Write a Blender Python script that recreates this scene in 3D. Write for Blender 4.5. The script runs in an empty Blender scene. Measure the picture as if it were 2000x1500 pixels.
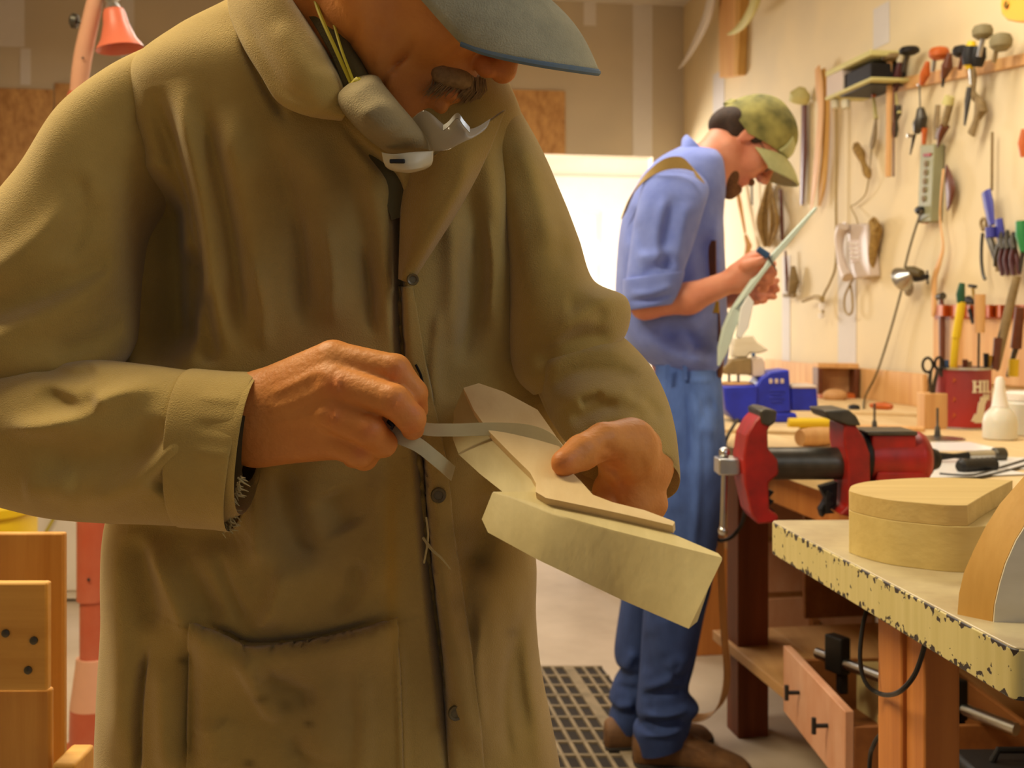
import bpy, math, random
import numpy as np
from mathutils import Vector, Matrix
random.seed(7); np.random.seed(7)
F=2222.22; CX=1000.0; HZ=620.0; CH=1.15
sc=bpy.context.scene
COL=sc.collection
# ---------------------------------------------------------------- camera
cd=bpy.data.cameras.new('camera'); cam=bpy.data.objects.new('camera',cd); COL.objects.link(cam)
cd.lens=40; cd.sensor_width=36; cd.sensor_fit='HORIZONTAL'
cd.shift_y=-(750-HZ)/2000.0
cam.location=(0,0,CH); cam.rotation_euler=(math.pi/2,0,0)
cd.clip_start=.02
cd.dof.use_dof=True; cd.dof.focus_distance=.93; cd.dof.aperture_fstop=11
sc.camera=cam
# ---------------------------------------------------------------- world and exposure
w=bpy.data.worlds.new('world'); sc.world=w; w.use_nodes=True
w.node_tree.nodes['Background'].inputs[0].default_value=(.93,.94,1,1)
w.node_tree.nodes['Background'].inputs[1].default_value=.18
sc.view_settings.view_transform='Standard'; sc.view_settings.look='None'
sc.view_settings.exposure=0.0; sc.view_settings.gamma=1; sc.view_settings.use_curve_mapping=False
def area(name,loc,target,size,power,col,sy=None):
    l=bpy.data.lights.new(name,'AREA'); l.energy=power; l.color=col; l.shape='RECTANGLE'; l.size=size; l.size_y=sy or size
    o=bpy.data.objects.new(name,l); COL.objects.link(o); o.location=loc
    o.rotation_euler=(Vector(target)-Vector(loc)).to_track_quat('-Z','Y').to_euler(); return o
area('ceiling_lamp_light',(-1.15,1.55,2.75),(-.4,1.2,.6),.45,72,(1,.84,.54),1.2)
area('ceiling_lamp_light_bench',(.35,3.3,2.8),(1.1,3.3,.6),.5,49,(1,.91,.77),2.0)
area('ceiling_lamp_light_back',(-1.2,5.2,2.8),(-1.2,5.2,0),.6,44,(1,.91,.78),1.4)
area('alcove_daylight',(-.95,8.1,1.75),(.9,6.9,.6),1.6,210,(1,.96,.93),1.0)
area('right_fill_light',(1.1,.35,2.0),(.65,2.2,.8),.7,6,(.86,.93,1),.9)  # added cool fill from the right, no window is built here
# ---------------------------------------------------------------- helpers
def P(u,v,d): return np.array([(u-CX)*d/F, d, CH-(v-HZ)*d/F])
def G(u,v,z): return P(u,v,F*(CH-z)/(v-HZ))
def proj(V):
    V=np.asarray(V,float); return CX+F*V[:,0]/V[:,1], HZ-F*(V[:,2]-CH)/V[:,1]
def N(a):
    a=np.asarray(a,float); return a/(np.linalg.norm(a)+1e-12)
def lin(c): return tuple(((x/255.)/12.92 if x/255.<=.04045 else ((x/255.+.055)/1.055)**2.4) for x in c)
def cr(pts,n,closed=False):
    """Catmull-Rom through rows of pts"""
    p=np.asarray(pts,float); m=len(p); out=[]
    segs=m if closed else m-1
    for t in np.linspace(0,segs,n,endpoint=not closed):
        i=min(int(t),segs-1); f=t-i
        g=(lambda k:p[k%m]) if closed else (lambda k:p[min(max(k,0),m-1)])
        a,b,c,d=g(i-1),g(i),g(i+1),g(i+2)
        out.append(.5*((2*b)+(-a+c)*f+(2*a-5*b+4*c-d)*f*f+(-a+3*b-3*c+d)*f**3))
    return np.array(out)
class MB:
    def __init__(s): s.v=[]; s.f=[]; s.M=None
    def add(s,V,Fc):
        b=len(s.v); V=np.asarray(V,float)
        if s.M is not None: V=V@s.M[:3,:3].T+s.M[:3,3]
        s.v.extend(V.tolist()); s.f.extend([tuple(i+b for i in f) for f in Fc]); return s
    def box(s,c,size,R=None):
        x,y,z=np.array(size)/2.; V=np.array([(-x,-y,-z),(x,-y,-z),(x,y,-z),(-x,y,-z),(-x,-y,z),(x,-y,z),(x,y,z),(-x,y,z)])
        if R is not None: V=V@np.array(R).T
        return s.add(V+np.array(c),[(0,3,2,1),(4,5,6,7),(0,1,5,4),(1,2,6,5),(2,3,7,6),(3,0,4,7)])
    def hexa(s,V): return s.add(V,[(0,3,2,1),(4,5,6,7),(0,1,5,4),(1,2,6,5),(2,3,7,6),(3,0,4,7)])
    def tube(s,pts,r,n=10,k=0,cap=True,flat=1.0,up=None):
        pts=np.asarray(pts,float); r=np.full(len(pts),r,float) if np.isscalar(r) else np.asarray(r,float)
        if k: a=cr(np.column_stack([pts,r]),k); pts=a[:,:3]; r=np.abs(a[:,3])
        T=np.gradient(pts,axis=0); rings=[]
        T=np.array([N(t) for t in T])
        ref=np.array(up if up is not None else ((0,0,1) if abs(T[0][2])<.9 else (0,1,0)),float)
        x=N(np.cross(T[0],ref))
        for p,t,rr in zip(pts,T,r):
            x=N(x-t*np.dot(x,t)); y=np.cross(t,x)
            a=np.arange(n)*2*math.pi/n
            rings.append(p+rr*(np.cos(a)[:,None]*x+flat*np.sin(a)[:,None]*y))
        return s.loft(rings,cap)
    def loft(s,rings,cap=True,closed=True):
        n=len(rings[0]); V=np.concatenate(rings); Fc=[]
        for i in range(len(rings)-1):
            for j in range(n if closed else n-1):
                k=(j+1)%n; Fc.append((i*n+j,i*n+k,(i+1)*n+k,(i+1)*n+j))
        if cap and closed:
            Fc.append(tuple(range(n-1,-1,-1))); Fc.append(tuple(range((len(rings)-1)*n,len(rings)*n)))
        return s.add(V,Fc)
    def lathe(s,prof,base,axis=(0,0,1),n=20,cap=True):
        a=N(axis); x=N(np.cross(a,(0,0,1) if abs(a[2])<.9 else (0,1,0))); y=np.cross(a,x); t=np.arange(n)*2*math.pi/n
        base=np.asarray(base,float)
        return s.loft([base+a*h+max(r,1e-4)*(np.cos(t)[:,None]*x+np.sin(t)[:,None]*y) for r,h in prof],cap)
    def prism(s,out,vec):
        out=np.asarray(out,float); n=len(out); vec=np.asarray(vec,float)
        return s.add(np.vstack([out,out+vec]),[tuple(range(n-1,-1,-1)),tuple(range(n,2*n))]+[(i,(i+1)%n,n+(i+1)%n,n+i) for i in range(n)])
    def ribbon(s,pts,wv,th,k=0):
        pts=np.asarray(pts,float); wv=np.asarray(wv,float)
        if wv.ndim==1: wv=np.tile(wv,(len(pts),1))
        if k: a=cr(np.column_stack([pts,wv]),k); pts=a[:,:3]; wv=a[:,3:]
        T=np.gradient(pts,axis=0); R=[]
        for p,w_,t in zip(pts,wv,T):
            m=N(np.cross(w_,t))*th/2; R.append(np.array([p-w_/2-m,p+w_/2-m,p+w_/2+m,p-w_/2+m]))
        return s.loft(R)
    def ball(s,c,r,n=14,R=None):
        r=np.array([r]*3 if np.isscalar(r) else r,float); V=[];Fc=[]; m=n//2
        for i in range(1,m):
            p=math.pi*i/m
            for j in range(n):
                t=2*math.pi*j/n; V.append((math.sin(p)*math.cos(t),math.sin(p)*math.sin(t),math.cos(p)))
        V.append((0,0,1));V.append((0,0,-1)); a=len(V)-2;b=len(V)-1
        for i in range(m-2):
            for j in range(n): Fc.append((i*n+j,(i+1)*n+j,(i+1)*n+(j+1)%n,i*n+(j+1)%n))
        for j in range(n): Fc.append((a,j,(j+1)%n)); Fc.append((b,(m-2)*n+(j+1)%n,(m-2)*n+j))
        V=np.array(V)*r
        if R is not None: V=V@np.array(R).T
        return s.add(V+np.array(c),Fc)
WL={}
def link(o,parent=None):
    COL.objects.link(o)
    if parent is not None: o.parent=parent
def thing(name,label,cat,loc,group=None):
    o=bpy.data.objects.new(name,None); link(o); o.location=tuple(loc); o['label']=label; o['category']=cat; o.empty_display_size=.05
    if group: o['group']=group
    WL[o.name]=np.array(loc,float); return o
def obj(name,mb,mat,parent=None,label=None,cat=None,group=None,kind=None,smooth=35,bevel=0,loc=None,seg=2):
    V=np.array(mb.v,float)
    if loc is None: loc=np.array([(V[:,0].min()+V[:,0].max())/2,(V[:,1].min()+V[:,1].max())/2,V[:,2].min()])
    loc=np.array(loc,float); me=bpy.data.meshes.new(name)
    me.from_pydata((V-loc).tolist(),[],mb.f); 
    for m in (mat if isinstance(mat,(list,tuple)) else [mat]): me.materials.append(m)
    me.update()
    if smooth:
        me.shade_smooth(); me.set_sharp_from_angle(angle=math.radians(smooth))
    o=bpy.data.objects.new(name,me); link(o,parent)
    pl=WL[parent.name] if parent is not None else np.zeros(3)
    o.location=tuple(loc-pl); WL[o.name]=loc
    if bevel:
        b=o.modifiers.new('bevel','BEVEL'); b.width=bevel; b.segments=seg; b.limit_method='ANGLE'; b.angle_limit=math.radians(40)
    if label: o['label']=label
    if cat: o['category']=cat
    if group: o['group']=group
    if kind: o['kind']=kind
    return o
def copy_thing(root,loc,label,group=None):
    def cp(o,par):
        c=o.copy(); COL.objects.link(c)
        if par is not None: c.parent=par
        for ch in list(o.children): cp(ch,c)
        return c
    r=cp(root,None); r.location=tuple(loc); r['label']=label
    if group: r['group']=group
    return r
# ---------------------------------------------------------------- materials
def mat(name,c,rough=.6,metal=0,var=.12,scale=6,bump=0,bscale=60,stretch=(1,1,1),c2=None,spec=.5,trans=0,emit=0,alpha=1,sheen=0,sss=0,vcol=False,ior=1.45,detail=5):
    m=bpy.data.materials.new(name); m.use_nodes=True; nt=m.node_tree; nd=nt.nodes; L=nt.links; b=nd['Principled BSDF']
    c=lin(c); c2=lin(c2) if c2 else tuple(x*(1-var*2) for x in c)
    b.inputs['Roughness'].default_value=rough; b.inputs['Metallic'].default_value=metal
    b.inputs['Specular IOR Level'].default_value=spec; b.inputs['Transmission Weight'].default_value=trans; b.inputs['IOR'].default_value=ior
    b.inputs['Alpha'].default_value=alpha
    if sheen: b.inputs['Sheen Weight'].default_value=sheen; b.inputs['Sheen Roughness'].default_value=.5
    if sss:
        b.inputs['Subsurface Weight'].default_value=sss; b.inputs['Subsurface Radius'].default_value=(1,.35,.2); b.inputs['Subsurface Scale'].default_value=.006
    tc=nd.new('ShaderNodeTexCoord'); mp=nd.new('ShaderNodeMapping'); mp.inputs['Scale'].default_value=stretch
    L.new(tc.outputs['Object'],mp.inputs[0])
    no=nd.new('ShaderNodeTexNoise'); no.inputs['Scale'].default_value=scale; no.inputs['Detail'].default_value=detail; no.inputs['Roughness'].default_value=.6
    L.new(mp.outputs[0],no.inputs['Vector'])
    cra=nd.new('ShaderNodeValToRGB'); cra.color_ramp.elements[0].position=.3; cra.color_ramp.elements[1].position=.7
    cra.color_ramp.elements[0].color=(*c2,1); cra.color_ramp.elements[1].color=(*c,1); L.new(no.outputs[0],cra.inputs[0])
    out=cra.outputs[0]
    if vcol:
        at=nd.new('ShaderNodeAttribute'); at.attribute_name='tint'; mx=nd.new('ShaderNodeMix'); mx.data_type='RGBA'; mx.blend_type='MULTIPLY'
        mx.inputs[0].default_value=1; L.new(out,mx.inputs[6]); L.new(at.outputs['Color'],mx.inputs[7]); out=mx.outputs[2]
    L.new(out,b.inputs['Base Color'])
    if emit:
        L.new(out,b.inputs['Emission Color']); b.inputs['Emission Strength'].default_value=emit
    if bump:
        n2=nd.new('ShaderNodeTexNoise'); n2.inputs['Scale'].default_value=bscale; n2.inputs['Detail'].default_value=4; L.new(mp.outputs[0],n2.inputs['Vector'])
        bp=nd.new('ShaderNodeBump'); bp.inputs['Strength'].default_value=bump; bp.inputs['Distance'].default_value=.002; L.new(n2.outputs[0],bp.inputs['Height']); L.new(bp.outputs[0],b.inputs['Normal'])
    return m
def wood(name,c,c2,axis='Z',scale=30,rough=.55,fine=1.0):
    st={'X':(.06,1,1),'Y':(1,.06,1),'Z':(1,1,.06)}[axis]
    return mat(name,c,rough,scale=scale,stretch=st,c2=c2,bump=.25*fine,bscale=scale*5,spec=.35)
M=dict(
 wall=mat('cream wall paint',(226,205,160),.75,c2=(214,196,158),scale=2.5,detail=2,bump=.15,bscale=40),
 gwall=mat('grey tan drywall',(196,180,152),.8,c2=(184,170,146),scale=2,detail=2),
 mud=mat('drywall joint compound',(214,206,196),.8,var=.04,scale=4),
 osb=mat('oriented strand board',(206,158,96),.7,c2=(160,112,62),scale=26,stretch=(1,1,.5),bump=.3),
 floor=mat('dusty concrete floor',(190,172,150),.6,c2=(168,150,128),scale=3,bump=.2,bscale=90),
 white=mat('white paint',(236,228,216),.5,var=.03),
 ceil=mat('ceiling paint',(205,195,178),.8,var=.05),
 canvas=mat('khaki canvas',(196,166,92),.93,c2=(170,142,74),scale=7,bump=.5,bscale=900,sheen=.3,spec=.15,vcol=True),
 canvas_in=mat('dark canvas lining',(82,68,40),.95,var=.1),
 shirt_o=mat('olive cotton shirt',(96,84,48),.9,var=.1,bump=.3,bscale=500),
 skin1=mat('weathered tan skin',(224,152,80),.5,c2=(208,130,64),scale=14,bump=.35,bscale=220,sss=.05,vcol=True,spec=.4),
 skin2=mat('fair skin',(222,150,118),.5,c2=(205,128,98),scale=14,sss=.12,vcol=True),
 greyhair=mat('grey whiskers',(166,132,88),.8,var=.2,scale=200),
 brownhair=mat('dark brown hair',(62,40,24),.8,var=.3,scale=120,bump=.6,bscale=300),
 beard=mat('light brown beard',(124,82,48),.85,var=.25,scale=150,bump=.6,bscale=300),
 bluecap=mat('faded blue grey cap cloth',(176,172,144),.9,c2=(154,152,128),scale=40,bump=.6,bscale=700,stretch=(1,1,1)),
 capedge=mat('blue cap edge',(84,110,136),.85,c2=(110,124,130),scale=60),
 mask=mat('off white respirator felt',(158,142,104),.95,c2=(136,120,84),scale=20,bump=.5,bscale=600),
 maskplastic=mat('white plastic',(206,196,166),.4,var=.05),
 black=mat('black rubber',(24,22,22),.5,var=.1),
 yellow=mat('yellow elastic',(196,180,28),.6,var=.1),
 clear=mat('clear plastic lens',(210,200,180),.12,var=.02,alpha=.42),
 metal=mat('bright steel',(190,190,188),.28,1,var=.08,scale=30),
 dsteel=mat('dull dark steel',(96,92,84),.42,.85,var=.2,scale=25),
 iron=mat('black iron',(40,37,35),.5,.5,var=.2),
 brass=mat('brass',(170,135,60),.35,1),
 btn=mat('olive plastic button',(108,96,66),.35,var=.2,scale=80),
 thread=mat('pale loose thread',(196,180,130),.9),
 dark=mat('dark gap',(18,14,10),.9),
 spruce=mat('pale sanded basswood',(222,204,148),.55,c2=(192,172,118),scale=18,stretch=(1,.15,.5),bump=.15,bscale=200,spec=.3),
 spruce2=wood('pale wood top',(232,206,156),(216,184,130),'Y',22),
 maple1=wood('yellow maple body wood',(208,186,122),(190,166,102),'X',26),
 maple2=wood('tan maple veneer',(200,174,112),(182,154,94),'X',40),
 maple3=mat('pale end grain wood',(214,204,180),.6,c2=(198,186,160),scale=30,stretch=(.2,.2,1)),
 ochre=wood('ochre side wood',(212,166,92),(188,140,68),'Z',18),
 pine=wood('orange pine',(216,166,92),(186,130,62),'Z',24),
 pinex=wood('yellow pine cross block',(222,176,98),(192,142,70),'X',22),
 fir=wood('reddish fir post',(128,66,34),(92,44,22),'Z',20),
 firp=wood('orange fir leg',(198,130,66),(164,98,46),'Z',20),
 shelfw=wood('dusty plywood shelf',(206,160,106),(176,128,80),'Y',14),
 benchw=wood('pale bench top wood',(224,198,150),(204,172,120),'Y',12),
 boxw=wood('brown drawer wood',(150,96,50),(120,72,36),'Y',18),
 boxf=mat('dusty pinkish drawer front',(206,160,130),.5,c2=(186,128,92),scale=10,stretch=(1,1,.4)),
 tabletop=mat('worn cream metal table top',(200,188,150),.3,c2=(160,142,112),scale=9,bump=.1,bscale=90,spec=.6),
 red=mat('chipped red vise paint',(170,26,18),.42,c2=(120,22,16),scale=16,bump=.15,bscale=120),
 blue=mat('blue vise paint',(34,50,190),.4,c2=(26,38,150),scale=14),
 salmon=mat('salmon pink machine paint',(188,102,74),.4,c2=(180,82,52),scale=8),
 salmonl=mat('light pink arm paint',(214,160,130),.45,var=.05),
 shade=mat('salmon lamp shade enamel',(214,112,84),.35,var=.05),
 yplast=mat('yellow barrel plastic',(226,190,20),.5,var=.06),
 shirt=mat('blue chambray shirt',(120,138,214),.85,c2=(104,122,202),scale=20,bump=.3,bscale=500,sheen=.2,vcol=True),
 denim=mat('faded blue denim',(86,118,196),.9,c2=(58,84,150),scale=16,bump=.4,bscale=500,stretch=(1,1,.4),vcol=True),
 leather=mat('brown leather strap',(112,66,34),.5,var=.1),
 tanstrap=mat('tan suspender webbing',(176,146,84),.7),
 boot=mat('tan work boot leather',(120,84,48),.7,c2=(80,52,28),scale=22,bump=.5,bscale=120),
 sole=mat('dark boot sole',(40,32,24),.8),
 camo=mat('camouflage cap cloth',(168,160,92),.9,c2=(84,84,48),scale=16,detail=2,bump=.3,bscale=500),
 capfront=mat('pale khaki cap front',(196,196,146),.9,c2=(170,172,124),scale=20),
 matr=mat('dusty rubber mat rib',(150,132,104),.8,c2=(110,96,74),scale=12),
 matb=mat('dark rubber mat floor',(46,38,32),.9),
 can=mat('red and maroon can label',(176,40,30),.4,c2=(128,56,58),scale=3,detail=1),
 letter=mat('cream lettering',(232,220,190),.6,var=.03),
 glue=mat('milky glue bottle',(232,226,206),.35,var=.04,trans=.15,sss=.2),
 phonep=mat('beige phone plastic',(206,188,172),.45,var=.04),
 keyp=mat('phone button pad',(232,216,210),.5,var=.08,scale=90),
 cord=mat('dark olive cord',(92,78,44),.6),
 cordtan=mat('tan cord',(168,142,88),.7),
 strip=mat('grey green power strip',(150,148,112),.5,var=.05),
 plier=mat('tool blue grip',(62,62,150),.45),
 green=mat('green tool handle',(40,130,64),.4),
 dgreen=mat('dark green handle',(34,84,52),.5),
 purple=mat('dark wine handle',(78,34,34),.4),
 dbrown=mat('dark brown turned wood',(104,54,28),.4,var=.15,scale=40),
 orangew=mat('orange turned wood',(196,96,34),.4,var=.12,scale=40),
 khakiw=mat('worn grey wood',(142,118,76),.7,var=.15,scale=30),
 tanw=wood('light tan wood',(222,176,116),(200,146,88),'Z',26),
 rope=mat('raw fibre hank',(170,136,72),.9,c2=(120,90,44),scale=60,bump=.5),
 ivory=mat('pale carved horn',(206,196,128),.6,var=.08),
 rubberhead=mat('grey rubber mallet head',(134,122,86),.7,var=.12,scale=18),
 paper=mat('glossy white sheet',(246,246,246),.25,var=.02),
 strap=mat('translucent scraper strip',(214,204,160),.35,var=.08,scale=40,trans=.2),
 toolw=mat('whitewashed neck wood',(206,222,212),.5,var=.05),
 bluebox=mat('blue grip',(52,86,130),.5),
 orangep=mat('bright orange painted board',(246,170,62),.5,var=.04),
)
# ---------------------------------------------------------------- room shell
DW=np.array([-.160,.987,0]); DW=DW/np.linalg.norm(DW); NW=np.array([-DW[1],DW[0],0])  # along right wall (away), normal into room
VX=CX+F*DW[0]/DW[1]; CORN=P(1335,620,7.5)[:2]
CWALL=(1335-VX)*7.5/F
def WY(u): return F*CWALL/(u-VX)
def WP(u,v,off=0):
    """point on the right wall seen at u,v ; off = metres proud of the wall"""
    # shift plane toward room by off, keep pixel
    p0=np.array([CORN[0],CORN[1],0])+NW*off; r=np.array([(u-CX)/F,1,0]); d=np.dot(p0,NW)/np.dot(r,NW)
    return P(u,v,d)
def wallbox(name,a,b,z0,z1,th,out,m,parent=None,label=None):
    """vertical slab from a to b (xy), thickness th along out"""
    a=np.array([*a[:2],0.]);b=np.array([*b[:2],0.]);o=np.array([*out[:2],0.])*th
    mb=MB(); mb.hexa([a+(0,0,z0),b+(0,0,z0),b+o+(0,0,z0),a+o+(0,0,z0),a+(0,0,z1),b+(0,0,z1),b+o+(0,0,z1),a+o+(0,0,z1)])
    return obj(name,mb,m,parent,label=label,kind='structure' if parent is None else None,smooth=0)
C3=np.array([CORN[0],CORN[1],0.]); EB=NW.copy()  # along the back wall toward the left
def BP(t): return C3+EB*t
def tb(u):  # param along back wall for pixel column
    k=(u-CX)/F; return (C3[0]-k*C3[1])/(k*EB[1]-EB[0])
ZC=3.2
wr=wallbox('wall_right',C3-DW*9.3,C3,0,ZC,.12,-NW,M['wall'])
tj=tb(1275); tl=tj+1.25; ZO=CH+(620-306)*BP(tj)[1]/F
wb=wallbox('wall_back',BP(tl),BP(4.6),0,ZC,.12,DW,M['gwall'])
wallbox('wall_lintel',BP(tj),BP(tl),ZO,ZC,.12,DW,M['gwall'],wb)
wallbox('wall_return',BP(0),BP(tj),0,ZC,.12,DW,M['gwall'],wb)
wallbox('wall_left',BP(4.6)-DW*9.3,BP(4.6),0,ZC,.12,NW,M['gwall'])
# plywood/OSB sheets and joint compound on the back wall
def onback(u0,u1,v0,v1,th,m,name):
    a,b=tb(u1),tb(u0); za=CH+(620-v1)*BP((a+b)/2)[1]/F; zb=CH+(620-v0)*BP((a+b)/2)[1]/F
    return wallbox(name,BP(a),BP(b),za,zb,th,-DW,m,wb)
onback(-400,105,168,700,.012,M['osb'],'osb_sheet'); onback(108,560,170,700,.012,M['osb'],'osb_sheet')
onback(563,870,171,700,.012,M['osb'],'osb_sheet'); onback(873,1103,175,298,.012,M['osb'],'osb_sheet')
onback(1236,1274,-60,306,.003,M['mud'],'plaster_strip'); onback(236,262,-60,166,.003,M['mud'],'plaster_strip')
onback(-60,48,-60,90,.003,M['mud'],'plaster_strip'); onback(40,60,95,166,.003,M['mud'],'plaster_strip')
onback(1140,1164,-60,50,.003,M['mud'],'plaster_strip')
for (u,v0,v1,wd) in ((1404,140,700,.10),(1655,440,720,.09),(1722,10,90,.07),(1536,500,720,.05)):
    a=WP(u,620); mb=MB(); 
    for sgn in (0,): 
        z0=CH+(620-v1)*a[1]/F; z1=CH+(620-v0)*a[1]/F; q=np.array([a[0],a[1],0])
        mb.hexa([q-DW*wd+(0,0,z0),q+DW*wd+(0,0,z0),q+DW*wd+NW*.003+(0,0,z0),q-DW*wd+NW*.003+(0,0,z0),q-DW*wd+(0,0,z1),q+DW*wd+(0,0,z1),q+DW*wd+NW*.003+(0,0,z1),q-DW*wd+NW*.003+(0,0,z1)])
    obj('plaster_strip',mb,M['mud'],wr,smooth=0)
# floor and ceiling cover main room and alcove
def slab(name,z0,z1,m):
    a=C3-DW*9.3+(-NW)*.12; q=[a,a+NW*4.9,a+NW*4.9+DW*11.6,a+DW*11.6]
    mb=MB(); mb.hexa([p+(0,0,z0) for p in q]+[p+(0,0,z1) for p in q]); return obj(name,mb,m,kind='structure',smooth=0)
slab('floor',-.06,0,M['floor']); slab('ceiling',ZC,ZC+.1,M['ceil'])
# alcove behind the opening
AD=1.9
al0,al1=tj-.55,tl+.9
aw=wallbox('wall_alcove',BP(al0)+DW*AD,BP(al1)+DW*AD,0,ZC,.1,DW,M['white'])
wallbox('wall_alcove_side',BP(al0)+DW*.12,BP(al0)+DW*AD,0,ZC,.1,-EB,M['white'])
wallbox('wall_alcove_side',BP(al1)+DW*.12,BP(al1)+DW*AD,0,ZC,.1,EB,M['white'])
# six panel door on the alcove's back wall
def ap(u,v,off=0):
    p0=C3+DW*(AD-off); r=np.array([(u-CX)/F,1,0]); d=np.dot(p0,DW)/np.dot(r,DW); return P(u,v,d)
dl=ap(1062,620,.0); dr=ap(1345,620,.0)
door=wallbox('door_1',dr,dl,0,2.3,.045,-DW,M['white'])
ex=N(dl-dr); 
for col in (0,1):
    for (z0,z1) in ((.22,.86),(1.02,1.62),(1.75,2.02)):
        u=ap(1143 if col==0 else 1250,620); c=u-DW*.045
        for (hw,t0,t1,mm) in ((.115,0,.006,'white'),(.085,.006,.014,'white')):
            mb=MB(); q=[c+ex*hw-DW*t0,c-ex*hw-DW*t0,c-ex*hw-DW*t1,c+ex*hw-DW*t1]; e=.03 if hw<.1 else 0
            mb.hexa([np.array([p[0],p[1],z0+e]) for p in q]+[np.array([p[0],p[1],z1-e]) for p in q]); obj('door_panel',mb,M[mm],door,smooth=0,bevel=.003)
mb=MB(); mb.ball(ap(1320,620,.07)*np.array([1,1,0])+np.array([0,0,1.0]),.028); obj('door_handle',mb,M['brass'],door)
# ---------------------------------------------------------------- organic helpers
def dist_poly(U,V,pl):
    """distance, signed side and taper of image points to a polyline of image points"""
    best=np.full(U.shape,1e9); sg=np.zeros(U.shape); tp=np.zeros(U.shape); pl=np.asarray(pl,float); n=len(pl)-1
    L=np.r_[0,np.cumsum(np.hypot(*np.diff(pl,axis=0).T))]; tot=L[-1]
    for i in range(n):
        a=pl[i]; b=pl[i+1]; d=b-a; l2=max(np.dot(d,d),1e-9)
        t=np.clip(((U-a[0])*d[0]+(V-a[1])*d[1])/l2,0,1)
        dx=U-a[0]-t*d[0]; dy=V-a[1]-t*d[1]; r=np.hypot(dx,dy); m=r<best
        best=np.where(m,r,best); sg=np.where(m,np.sign(d[0]*dy-d[1]*dx),sg); tp=np.where(m,(L[i]+t*math.sqrt(l2))/tot,tp)
    return best,sg,tp
def relief(V,strokes,wt,depthdir=None,gain=1.0):
    """push surface points toward the viewer side by fold strokes: (mm, width_px, points[, kind])"""
    if not strokes: return V
    U,Vv=proj(V); disp=np.zeros(len(V))
    for s in strokes:
        amp,sig,pts=s[:3]; kind=s[3] if len(s)>3 else 'g'
        p=np.array(pts,float); bb=4*sig
        m=(wt>0)&(U>p[:,0].min()-bb)&(U<p[:,0].max()+bb)&(Vv>p[:,1].min()-bb)&(Vv<p[:,1].max()+bb)
        if not m.any(): continue
        if len(pts)>2 and kind!='h': p=cr(p,len(pts)*4)
        d,sg,tp=dist_poly(U[m],Vv[m],p)
        if kind=='g': f=np.exp(-.5*(d/sig)**2)*(lambda q:q*q*(3-2*q))(np.clip(np.minimum(tp,1-tp)*4+.08,0,1))
        elif kind=='s': # step: positive side raised, fading over sig
            f=(np.clip(sg*d/5+.5,0,1))*np.exp(-.5*(d/sig)**2)*np.clip(np.minimum(tp,1-tp)*10+.1,0,1)
        else: f=np.exp(-.5*(d/sig)**2)
        disp[m]+=amp*.001*f*gain
    ray=np.column_stack([np.zeros(len(V)),-np.ones(len(V)),np.zeros(len(V))]) if depthdir is None else depthdir
    return V+ray*(disp*wt)[:,None]
def thetas(n,front=.72):
    nf=int(n*front); a=np.linspace(0,math.pi,nf,endpoint=False); b=np.linspace(math.pi,2*math.pi,n-nf,endpoint=False); return np.r_[a,b]
def pxloft(mb,st,n=48,k=40,e=.9,strokes=None,cap=True,front=.6,noise=0,gain=1.0):
    """st rows: Lu,Lv,Ld,Ru,Rv,Rd,t[,nu,nv] ; a tube through image points at real depths"""
    rows=[]
    for s in st:
        s=list(s)+[0]*(9-len(s)); L=P(*s[0:3]); R=P(*s[3:6]); dm=(s[2]+s[5])/2
        Nn=np.array([s[7]*dm/F,-s[6],-s[8]*dm/F]); rows.append(np.r_[L,R,Nn])
    rows=cr(rows,k); th=thetas(n,front); c=np.cos(th); s_=np.sin(th)
    cc=-np.sign(c)*np.abs(c)**e; ss=np.sign(s_)*np.abs(s_)**e; rings=[]
    for r in rows:
        L,R,Nn=r[:3],r[3:6],r[6:9]; m=(L+R)/2; h=(R-L)/2
        rings.append(m+cc[:,None]*h+ss[:,None]*Nn)
    V=np.concatenate(rings); wt=np.tile(np.clip((ss-.02)/.35,0,1),len(rings))
    if strokes: V=relief(V,strokes,wt,gain=gain)
    if noise:
        q=V*9; V=V+np.column_stack([np.sin(q[:,2]*1.7+q[:,1]*3),np.sin(q[:,0]*2.3+1+q[:,2]),0*q[:,0]])*noise
    n_=len(th); mb.loft([V[i*n_:(i+1)*n_] for i in range(len(rings))],cap); return mb
def sheet(mb,rows,k1=30,k2=30,strokes=None,spread=True):
    """rows of image points (u,v,d) joined in a smooth sheet"""
    A=[cr(np.array([P(*q) for q in r]),k1) for r in rows]
    A=np.array(A); B=np.array([cr(A[:,j],k2) for j in range(k1)])  # k1,k2,3
    V=B.transpose(1,0,2).reshape(-1,3)
    if strokes: V=relief(V,strokes,np.ones(len(V)))
    return mb.add(V,[(i*k1+j,i*k1+j+1,(i+1)*k1+j+1,(i+1)*k1+j) for i in range(k2-1) for j in range(k1-1)])
def solid(o,th,off=0):
    m=o.modifiers.new('thickness','SOLIDIFY'); m.thickness=th; m.offset=off; return o
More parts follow.
